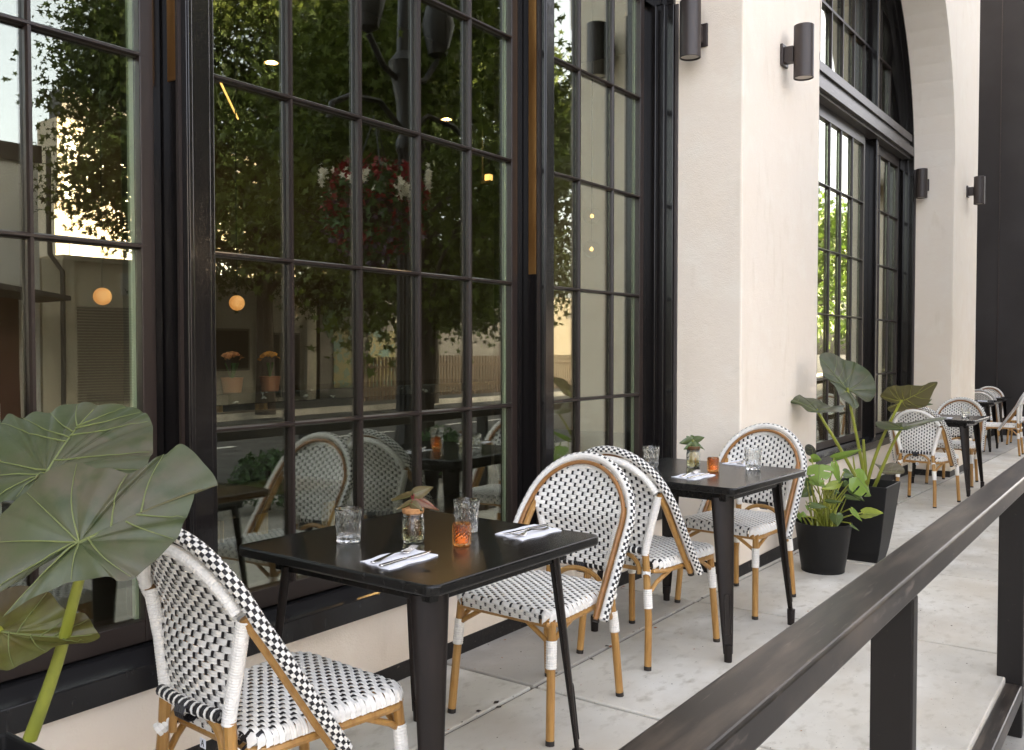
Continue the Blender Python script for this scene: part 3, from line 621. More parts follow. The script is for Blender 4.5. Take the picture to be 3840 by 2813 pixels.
def make_chair(loc, rz, label):
    t = thing('bistro_chair', label, 'chair', loc, rz, 'woven bistro chairs')
    # --- seat
    zt = 0.452; XB, XFr = -0.215, 0.245
    def hw(x):
        w = 0.195 + (x - XB) / (XFr - XB) * 0.042
        for d in (XFr - x, x - XB):
            d = max(0.0, d)
            if d < 0.06: w -= 0.06 - math.sqrt(max(0, 0.06 ** 2 - (0.06 - d) ** 2))
        return w
    def fold(s, w, rr=0.018):
        a = abs(s); sg = 1 if s >= 0 else -1; e = w - rr
        if a <= e: return sg * a, 0.0
        arc = rr * math.pi / 2
        if a - e < arc: th = (a - e) / rr; return sg * (e + rr * math.sin(th)), -rr * (1 - math.cos(th))
        return sg * w, -rr - (a - e - arc)
    SX = (XFr + XB) / 2; HX = (XFr - XB) / 2
    def place_seat(u, v, h):      # u across (y), v along (x)
        x, dz1 = fold(v - SX, HX); w = hw(SX + x); y, dz2 = fold(u, w)
        dz = min(dz1, dz2) if (dz1 < 0 and dz2 < 0) else dz1 + dz2
        kx = 1 if dz1 > -0.01 else 0; dome = 0.006 * (1 - (x / HX) ** 2) * (1 - min(1, (y / w) ** 2))
        nx = 0.0 if kx else math.copysign(h, x); ny = math.copysign(h, y) if dz2 < -0.01 else 0.0
        return (SX + x + nx, y + ny, zt + dz + dome + (h if (dz1 > -0.01 and dz2 > -0.01) else 0))
    m = MB(); rows = []
    nr = 36; ext = HX + 0.030
    for k in range(nr):
        v = SX - ext + 0.0155 * k + 0.008
        if v > SX + ext: break
        x, dz1 = fold(v - SX, HX); w = hw(SX + x); e = w + 0.026 if dz1 > -0.012 else w
        rows.append((-e, e, v))
    ws = [(k * 0.0225, rows[0][2] - 0.006, rows[-1][2] + 0.006) for k in range(-8, 9)]
    weave(m, rows, ws, place_seat)
    m.build('seat', ['wick_white', 'wick_black'], t, smooth=True, sharp=60)
    ring = []
    for k in range(14): x = XB + 0.012 + (XFr - XB - 0.024) * k / 13; ring.append((x, -hw(x) + 0.008, 0.405))
    for k in range(13, -1, -1): x = XB + 0.012 + (XFr - XB - 0.024) * k / 13; ring.append((x, hw(x) - 0.008, 0.405))
    MB().tube(ring, 0.0125, 8, closed=True).build('seat_frame', 'bamboo', t, smooth=True)
    # --- back panel
    def bw(z): return 0.133 + (z - 0.5) / 0.23 * 0.072 if z < 0.73 else (0.205 + min(1, (z - 0.73) / 0.03) * 0.012 if z < 0.76 else math.sqrt(max(0.0001, 0.236 ** 2 - (z - 0.662) ** 2)))
    def px(z): s = min(1, max(0, (z - 0.62) / 0.16)); s = s * s * (3 - 2 * s); return -0.242 * (1 - s) + (loopx(z) + 0.004) * s
    def place_back(u, v, h):
        w = bw(min(0.885, max(0.5, v))); c = 0.022 * (1 - min(1, (u / w) ** 2)) * min(1, (v - 0.49) / 0.1 + 0.3)
        return (px(v) - c + h, u, v)
    rows = []; z = 0.512
    while z < 0.893: w = bw(z); rows.append((-w, w, z)); z += 0.0153
    ws = []
    for k in range(-9, 10):
        u = k * 0.0225; zz = [r_[2] for r_ in rows if r_[1] > abs(u) + 0.004]
        if zz: ws.append((u, min(zz) - 0.006, max(zz) + 0.006))
    m = MB(); weave(m, rows, ws, place_back)
    m.build('backrest', ['wick_white', 'wick_black'], t, smooth=True, sharp=60)
    # --- woven rim and its canes
    core = loop_path(out=0.010)
    m = MB(); wrapped(m, core, 0.0178, 0.0066, lambda i, j: 1 if (j < 5 and ((i // 2) + j) % 2 == 0) else 0, 11)
    m.build('back_rim', ['wick_white', 'wick_black'], t, smooth=True, sharp=60)
    inner = [p + Vector((0.014, 0, 0.004)) for p in loop_path(out=-0.016)]
    MB().tube(inner, 0.0085, 8).build('rim_cane', 'bamboo_red', t, smooth=True)
    low = [Vector((loopx(p.z) - 0.010, p.y * 0.925, p.z)) for p in loop_path(out=-0.010)]
    for sg in (0, 1):
        seg = [p for p in low if (p.y < 0) == (sg == 0) and p.z < 0.74]
        MB().tube(seg, 0.0135, 8).build('side_cane', 'bamboo', t, smooth=True)
        e = seg[0] if seg[0].z < seg[-1].z else seg[-1]; MB().tube([e, e - Vector((-0.006, 0, 0.012))], 0.0145, 8).build('cane_cap', 'rubber', t)
    for sg in (-1, 1):
        P = [(-0.275, sg * 0.172, 0.016), (-0.258, sg * 0.165, 0.2), (-0.247, sg * 0.148, 0.40), (-0.245, sg * 0.14, 0.50), (-0.243, sg * 0.17, 0.62), (-0.248, sg * 0.205, 0.735)]
        leg = MB().tube(P[:4], 0.0155, 10).build('rear_leg', 'bamboo', t, smooth=True)
        MB().tube([(-0.277, sg * 0.1725, 0.0), (-0.275, sg * 0.172, 0.0165)], 0.0162, 10).build('foot_cap', 'rubber', leg)
        m = MB(); wrapped(m, [(-0.249, sg * 0.1555, 0.255), (-0.253, sg * 0.16, 0.345)][::-1] if 0 else [(-0.256, sg * 0.162, 0.255), (-0.251, sg * 0.155, 0.335)], 0.0192, 0.0085, lambda i, j: 0, 14); m.build('leg_wrap', 'wick_white', leg, smooth=True, sharp=60)
        m = MB(); wrapped(m, [(-0.247, sg * 0.139, 0.475)] + P[3:], 0.0178, 0.0072, lambda i, j: 0, 14); m.build('post_wrap', 'wick_white', t, smooth=True, sharp=60)
        m = MB(); wrapped(m, [(-0.262, sg * 0.155, 0.388), (-0.232, sg * 0.138, 0.412)], 0.019, 0.010, lambda i, j: 0, 8); m.build('tie', 'wick_white', t, smooth=True)
        MB().tube([(-0.25, sg * 0.152, 0.30), (-0.20, sg * 0.168, 0.355), (-0.13, sg * 0.195, 0.40)], 0.0095, 8).build('brace', 'bamboo', t, smooth=True)
        fl = MB().tube([(0.252, sg * 0.226, 0.016), (0.218, sg * 0.208, 0.415)], 0.0155, 10).build('front_leg', 'bamboo', t, smooth=True)
        MB().tube([(0.2535, sg * 0.2268, 0.0), (0.252, sg * 0.226, 0.0165)], 0.0162, 10).build('foot_cap', 'rubber', fl)
        m = MB(); wrapped(m, [(0.2315, sg * 0.215, 0.255), (0.2235, sg * 0.211, 0.350)], 0.0192, 0.0085, lambda i, j: 0, 14); m.build('leg_wrap', 'wick_white', fl, smooth=True, sharp=60)
        MB().tube([(0.224, sg * 0.212, 0.335), (0.19, sg * 0.212, 0.36), (0.10, sg * 0.213, 0.402)], 0.009, 8).build('brace', 'bamboo', t, smooth=True)
        MB().tube([(0.224, sg * 0.208, 0.335), (0.226, sg * 0.17, 0.36), (0.226, sg * 0.10, 0.402)], 0.009, 8).build('brace', 'bamboo', t, smooth=True)
    arc = loop_path(out=-0.030); arc = [Vector((loopx(p.z) - 0.020, p.y, p.z)) for p in arc if p.z > 0.735]
    m = MB(); wrapped(m, arc, 0.0155, 0.0085, lambda i, j: 0, 14); m.build('top_wrap', 'wick_white', t, smooth=True, sharp=60)
    m = MB(); wrapped(m, [(-0.262, -0.135, 0.497), (-0.272, 0, 0.494), (-0.262, 0.135, 0.497)], 0.0165, 0.0085, lambda i, j: 0 if i % 3 == 2 else 1, 10); m.build('bottom_rail', ['wick_white', 'wick_black'], t, smooth=True, sharp=60)
    m = MB(); wrapped(m, [(-0.270, -0.022, 0.483), (-0.270, 0.022, 0.483)], 0.0275, 0.0088, lambda i, j: 1, 10); m.build('centre_tie', ['wick_white', 'wick_black'], t, smooth=True)
    ar = [(-0.245, 0.112 * math.cos(math.pi * k / 16), 0.392 + 0.088 * math.sin(math.pi * k / 16) ** 0.75) for k in range(17)]
    MB().tube(ar, 0.0105, 8).build('under_arch', 'bamboo', t, smooth=True)
    m = MB().box(-0.2300, -0.2285, -0.012, 0.012, 0.388, 0.412, 0)
    for a, b in (((-0.006, 0.393), (0, 0.408)), ((0.006, 0.393), (0, 0.408)), ((-0.0035, 0.399), (0.0035, 0.399))): m.tube([(-0.2303, a[0], a[1]), (-0.2303, b[0], b[1])], 0.0011, 4, 1)
    m.build('tag', ['napkin', 'wick_black'], t).location = (0.0, 0.0, -0.012)
    return t
C = [((1.575, 1.885), R(-4), 'nearest woven chair, seen from behind under the big leaf'),
     ((2.835, 1.91), R(180 - 3), 'woven chair facing the camera at the right end of the nearest table'),
     ((3.705, 1.925), R(-3), 'woven chair seen from behind at the second table, back to back with another'),
     ((4.665, 1.865), R(180 - 7), 'woven chair facing the camera in front of the cream pillar, beside the round pot'),
     ((9.19, 1.865), R(-6), 'woven chair seen from behind, just past the tall planter'),
     ((10.98, 1.93), R(180 - 2), 'woven chair facing the camera at the far side of the third table'),
     ((17.05, 2.60), R(2), 'far woven chair with its back to the camera, cut off by the far pillar'),
     ((18.95, 2.80), R(180), 'farthest woven chair, against the black wall'),
     ((15.22, 2.06), R(90), 'woven chair seen from the side at the right edge of the picture'),
     ((17.45, 1.98), R(90), 'half hidden woven chair behind the one at the right edge')]
ch = make_chair((*C[0][0], 0), C[0][1], C[0][2])
for xy, rz, lb in C[1:]: dup(ch, lb, (*xy, gz(xy[0])), rz)
# ---------------------------------------------------------------- table ware
def tri(x): x = x % 1.0; return abs(2 * x - 1)
def tumbler(loc, label):
    t = thing('tumbler', label, 'glass', loc, rnd.uniform(0, 3), 'cut glass tumblers')
    prof = [(0.0005, 0.0), (0.030, 0.0), (0.0345, 0.003)]; no = 22
    for k in range(no + 1): z = 0.004 + 0.094 * k / no; prof.append((0.0352 + 0.0068 * z / 0.098, z))
    prof += [(0.0425, 0.102), (0.0420, 0.1042), (0.0405, 0.1042), (0.0395, 0.098), (0.0365, 0.06), (0.0345, 0.022), (0.031, 0.0175), (0.0005, 0.0165)]
    def fn(a, z, i, j):
        if i < 4 or i > no + 1: return 0.0
        u = a / (2 * math.pi) * 9; v = z / 0.031
        d = min(tri(u + v) , tri(u - v), abs(tri(u) - 0.0), tri(v + 0.5) ) if 0 else min(tri(u + v * 0.5), tri(u - v * 0.5)) * 0.7 + 0.3 * min(tri(u * 2), tri(v))
        return -0.0042 * (0.55 - min(0.55, d))
    MB().lathe(prof, 108, m=0, fn=fn).build('body', 'tumbler', t, smooth=True, sharp=12)
    return t
def jar(loc, label, kind):
    t = thing('plant_jar', label, 'jar', loc, rnd.uniform(0, 3), 'water plants in jars')
    def fn(a, z, i, j): return 0.0007 * math.sin(a * 12) * math.sin(z * 260) if 3 < i < 12 else 0
    prof = [(0.0005, 0.0), (0.027, 0.0), (0.0315, 0.003), (0.0335, 0.008)] + [(0.034, 0.012 + 0.006 * k) for k in range(10)] + [(0.0325, 0.075), (0.0305, 0.079), (0.0325, 0.081), (0.0305, 0.084), (0.032, 0.086), (0.0305, 0.090), (0.0285, 0.090), (0.029, 0.078), (0.0315, 0.070), (0.0315, 0.010), (0.028, 0.005), (0.0005, 0.0045)]
    MB().lathe(prof, 60, fn=fn).build('body', 'jar', t, smooth=True, sharp=25)
    MB().lathe([(0.0005, 0.0052), (0.0275, 0.0055), (0.0311, 0.0105), (0.0311, 0.044 if kind == 0 else 0.036), (0.0005, 0.044 if kind == 0 else 0.036)], 36).build('water', 'water', t, smooth=True)
    MB().lathe([(0.0005, 0.084), (0.028, 0.0855), (0.0335, 0.0915), (0.034, 0.103), (0.0325, 0.104), (0.0005, 0.104)], 32).build('cork', 'cork' if kind == 0 else 'root', t, smooth=True)
    m = MB()
    for k in range(46):
        a = rnd.uniform(0, 6.28); r0 = rnd.uniform(0, .012); p = [Vector((r0 * math.cos(a), r0 * math.sin(a), 0.075))]
        for q in range(6): p.append(p[-1] + Vector((rnd.uniform(-.008, .008), rnd.uniform(-.008, .008), -rnd.uniform(.004, .013))))
        p = [Vector((max(-.022, min(.022, v.x)), max(-.022, min(.022, v.y)), max(.009, v.z))) for v in p]; m.tube(p, 0.0009, 4)
    m.build('roots', 'root' if kind == 0 else 'root_pale', t)['kind'] = 'stuff'
    return t
def tleaf(m, A, T, side, w, kind=0, curl=0.25, droop=0.15, ms=(0, 1), notch=0.16):
    A, T, side = Vector(A), Vector(T), Vector(side).normalized(); ax = T - A; L = ax.length; a = ax / L
    side = (side - a * side.dot(a)).normalized(); n = a.cross(side); NT, NC = 16, 12; vs = []; idx = {}
    for i in range(NT + 1):
        t = i / NT; u = -notch + (1 + notch) * t
        wd = w * (math.sin(math.pi * min(1, (t * 0.97 + 0.03)) ** 0.62)) ** 0.85 if i < NT else 0.002
        for j in range(NC + 1):
            v = 2 * j / NC - 1; back = 0.0
            if u < 0.06: wmin = 0.0
            uu = u
            if t < 0.25 and notch > 0: uu = u + (0.16 * (1 - abs(v)) ** 1.2) * (1 - t / 0.25)
            rip = 0.03 * w * math.sin(t * 26 + j) * abs(v)
            h = -curl * w * abs(v) ** 1.6 - droop * L * t * t + rip
            vs.append(A + a * (uu * L) + side * (v * wd) + n * h)
    fs = []; mm = []
    for i in range(NT):
        for j in range(NC):
            if kind in (1, 2):
                v = abs(2 * (j + 0.5) / NC - 1)
                if i in (6, 9, 12) and v > 0.38 and (i + (j > NC / 2) + kind) % 2 == 0: continue
                if kind == 2 and i in (8, 10) and 0.3 < v < 0.75 and j > NC / 2: continue
            q = (i * (NC + 1) + j, i * (NC + 1) + j + 1, (i + 1) * (NC + 1) + j + 1, (i + 1) * (NC + 1) + j); fs.append(q)
    m.add(vs, fs, ms[0])
    mid = [vs[i * (NC + 1) + NC // 2] + n * 0.0008 for i in range(2, NT)]
    m.tube(mid, [0.014 * w + 0.0006 - 0.0005 * k / len(mid) for k in range(len(mid))], 5, ms[1])
    return vs
def jar_plant(t, leaves, mats, zs=0.104):
    for k, (A, T, side, w, mk) in enumerate(leaves):
        m = MB(); tleaf(m, A, T, side, w, 0, 0.3, 0.18, (0, 1)); l = m.build('leaf', [mats[mk], 'vein' if mats[mk] != 'philo_red' else 'red_stem'], t, smooth=True, sharp=70)
        MB().tube([(0, 0, zs - 0.01), Vector(A) * 0.5 + Vector((0, 0, zs * 0.5 + 0.008)), Vector(A)], 0.0018, 6).build('stem', 'red_stem' if mats[0] == 'philo' else 'stem', t, smooth=True)
def napkin(loc, rz, label, sx=0.205, sy=0.13):
    m = MB(); nx, ny = 22, 12; vs = []; fs = []; sd_ = rnd.uniform(0, 9)
    for z in (0.0, 0.0022):
        for i in range(nx + 1):
            for j in range(ny + 1):
                u, v = i / nx - .5, j / ny - .5; e = 0.003 * math.sin(9 * u + sd_) + 0.002 * math.sin(17 * v + sd_)
                vs.append((u * sx + 0.003 * math.sin(14 * v + sd_) + 0.025 * v, v * sy + 0.004 * math.sin(11 * u + sd_), max(0, z + (e * 0.25 + 0.0012 if z else 0.0))))
    q = (nx + 1) * (ny + 1); s = ny + 1
    for i in range(nx):
        for j in range(ny): a = i * s + j; fs += [(a, a + 1, a + s + 1, a + s), (q + a, q + a + s, q + a + s + 1, q + a + 1)]
    for i in range(nx): fs += [(i * s, (i + 1) * s, q + (i + 1) * s, q + i * s), (i * s + ny, q + i * s + ny, q + (i + 1) * s + ny, (i + 1) * s + ny)]
    for j in range(ny): fs += [(j, q + j, q + j + 1, j + 1), (nx * s + j, nx * s + j + 1, q + nx * s + j + 1, q + nx * s + j)]
    o = m.add(vs, fs).build('napkin', 'napkin', None, smooth=True, sharp=60); o.location = loc; o.rotation_euler = (0, 0, rz)
    return tag(o, label, 'napkin', 'paper napkins')
def strip(m, pts, th=0.0022):
    vs = []
    for x, w, z in pts: vs += [(x, -w, z), (x, w, z), (x, w * .8, z + th), (x, -w * .8, z + th)]
    fs = [(0, 1, 2, 3)] + [tuple(4 * (len(pts) - 1) + k for k in (3, 2, 1, 0))]
    for i in range(len(pts) - 1):
        for q in range(4): fs.append((4 * i + q, 4 * i + (q + 1) % 4, 4 * i + 4 + (q + 1) % 4, 4 * i + 4 + q)[::-1])
    m.add(vs, fs)
def fork(loc, rz, label):
    t = thing('fork', label, 'fork', loc, rz, 'table forks')
    m = MB(); strip(m, [(-0.095, 0.003, 0.003), (-0.092, 0.0085, 0.001), (-0.075, 0.009, 0.001), (-0.04, 0.006, 0.0055), (0.0, 0.0036, 0.010), (0.026, 0.0036, 0.009), (0.034, 0.008, 0.0045), (0.045, 0.0125, 0.0015), (0.056, 0.013, 0.002)]); m.build('handle', 'steel', t, smooth=True)
    for k in range(4):
        y = (k - 1.5) * 0.0068; q = MB(); q.tube([(0.054, y, 0.003), (0.075, y, 0.006), (0.098, y * 0.95, 0.014)], [0.0024, 0.0021, 0.0012], 6); q.build('tine', 'steel', t, smooth=True)
    return t
def knife(loc, rz, label):
    t = thing('knife', label, 'knife', loc, rz, 'table knives')
    m = MB(); strip(m, [(-0.105, 0.004, 0.001), (-0.101, 0.0085, 0.0005), (-0.08, 0.0085, 0.0005), (-0.03, 0.0065, 0.001), (0.0, 0.0055, 0.001)], 0.0045); m.build('handle', 'steel', t, smooth=True, bevel=0.001)
    m = MB(); strip(m, [(0.0005, 0.0055, 0.002), (0.02, 0.0085, 0.002), (0.07, 0.0095, 0.002), (0.095, 0.007, 0.003), (0.108, 0.001, 0.004)], 0.0014); m.build('blade', 'steel', t)
    return t
def candle(loc, label):
    t = thing('candle_holder', label, 'candle holder', loc, rnd.uniform(0, 3), 'amber candle holders')
    prof = [(0.0005, 0.0), (0.023, 0.0), (0.0255, 0.002)] + [(0.026 + 0.0006 * k / 9, 0.004 + 0.0062 * k) for k in range(10)] + [(0.0272, 0.064), (0.0268, 0.0665), (0.0245, 0.0665), (0.0238, 0.06), (0.0228, 0.009), (0.0005, 0.0075)]
    def fn(a, z, i, j): return 0.0 if (i < 3 or i > 12) else 0.0024 * ((i + j // 2) % 2) * ((j % 2) == 0) + 0.0004
    MB().lathe(prof, 44, fn=fn).build('glass', 'amber', t, smooth=False)
    MB().lathe([(0.0005, 0.008), (0.019, 0.008), (0.019, 0.024), (0.0005, 0.024)], 20).build('wax', 'wax', t, smooth=True)
    return t
def on(x, y): return (x, y, 0.7604 + gz(x))
G = {}
tumbler(on(1.955, 2.025), 'cut glass tumbler at the left of the nearest table')
tumbler(on(2.285, 1.83), 'cut glass tumbler behind the amber candle on the nearest table')
tumbler(on(4.09, 2.10), 'cut glass tumbler by the window frame on the second table')
tumbler(on(4.29, 1.65), 'cut glass tumbler in front of the pillar on the second table')
tumbler(on(10.34, 1.72), 'sparkling tumbler on the third table')
tumbler(on(18.1, 2.75), 'small distant tumbler on the farthest table')
candle(on(2.125, 1.72), 'amber diamond glass candle holder on the nearest table'); candle(on(4.125, 1.785), 'amber diamond glass candle holder on the second table')
j1 = jar(on(2.075, 1.87), 'glass jar with cork lid, roots in water and red green leaves', 0); j1.rotation_euler = (0, 0, 0)
rv = Vector((0.585, -0.811, 0)); fv = Vector((0.811, 0.585, 0)); uv = Vector((0, 0, 1))
def lv(ar, au, tr, tu, w, mk, tilt=0.5, ad=0.0, td=0.0):
    A = rv * ar + uv * au + fv * ad; T_ = rv * tr + uv * tu + fv * td; d = (T_ - A).normalized(); s = d.cross(fv).normalized() * math.cos(tilt) + fv * math.sin(tilt); return (A, T_, s, w, mk)
jar_plant(j1, [lv(-.005, .142, -.062, .115, .020, 0, .9), lv(.002, .146, .058, .170, .020, 0, .35), lv(.012, .132, .082, .105, .016, 1, .8), lv(-.004, .120, .030, .104, .014, 0, .4, -.01, -.035), lv(-.004, .122, -.042, .098, .012, 0, .8, -.01, -.03), lv(0, .13, -.03, .140, .013, 0, .6, .01, .02)], ['philo', 'philo_red'])
j2 = jar(on(4.215, 1.93), 'glass jar with pale roots and striped green leaves', 1); j2.rotation_euler = (0, 0, 0)
jar_plant(j2, [lv(-.005, .135, -.066, .116, .021, 0, .25, 0, -.02), lv(-.005, .115, -.046, .088, .016, 1, .3, -.01, -.03), lv(.005, .135, .048, .150, .018, 0, .25, 0, -.02), lv(.01, .12, .046, .10, .014, 1, .7, 0, -.02), lv(-.002, .125, .012, .098, .014, 0, .2, -.01, -.04), lv(0, .14, -.012, .158, .013, 1, .4, .01, .02), lv(.01, .13, .064, .092, .009, 1, .9), lv(-.01, .135, -.035, .150, .012, 1, .5, .01, 0)], ['mon_mid', 'mon_dark'])
j3 = jar(on(10.15, 2.08), 'small plant jar on the third table, half hidden by the leaf', 0); j3.rotation_euler = (0, 0, 0)
jar_plant(j3, [lv(0, .13, .08, .19, .02, 0, .6), lv(0, .13, .10, .14, .018, 0, .6), lv(0, .13, -.06, .17, .02, 0, .6), lv(0, .13, .03, .22, .018, 0, .4)], ['mon_dark', 'mon'])
NP = [((1.880, 1.745), R(0), 1, 'paper napkin under cutlery at the near left of the first table', 'at the near left of the first table'),
      ((2.395, 1.665), R(180 - 3), 0, 'paper napkin under cutlery at the right end of the first table', 'at the right end of the first table'),
      ((3.905, 1.785), R(-4), 1, 'paper napkin under cutlery at the near left of the second table', 'at the near left of the second table'),
      ((4.50, 1.79), R(180 - 3), 0, 'paper napkin behind the tumbler on the second table', 'behind the tumbler on the second table')]
for (x, y), rz, far, lab, where in NP:
    z = 0.7604 + gz(x); napkin((x, y, z), rz, lab); c_, s_ = math.cos(rz), math.sin(rz)
    if far: f_, k_ = (0.0, 0.022, R(4)), (-0.005, -0.028, R(1))
    else: f_, k_ = (0.02, 0.025, R(2)), (-0.01, -0.018, R(-4))
    fork((x + c_ * f_[0] - s_ * f_[1], y + s_ * f_[0] + c_ * f_[1], z + 0.0045), rz + f_[2], 'steel fork lying on the napkin ' + where)
    knife((x + c_ * k_[0] - s_ * k_[1], y + s_ * k_[0] + c_ * k_[1], z + 0.0045), rz + k_[2], 'steel knife lying on the napkin ' + where)
napkin((10.05, 1.86, 0.7604 + gz(10.05)), 0.1, 'folded napkin on the third table'); napkin((18.3, 2.55, 0.7604 + gz(18.3)), 0.1, 'folded napkin on the farthest table')
napkin((15.85, 2.4, 0.7604 + gz(15.85)), 0.1, 'folded napkin on the half hidden far table')

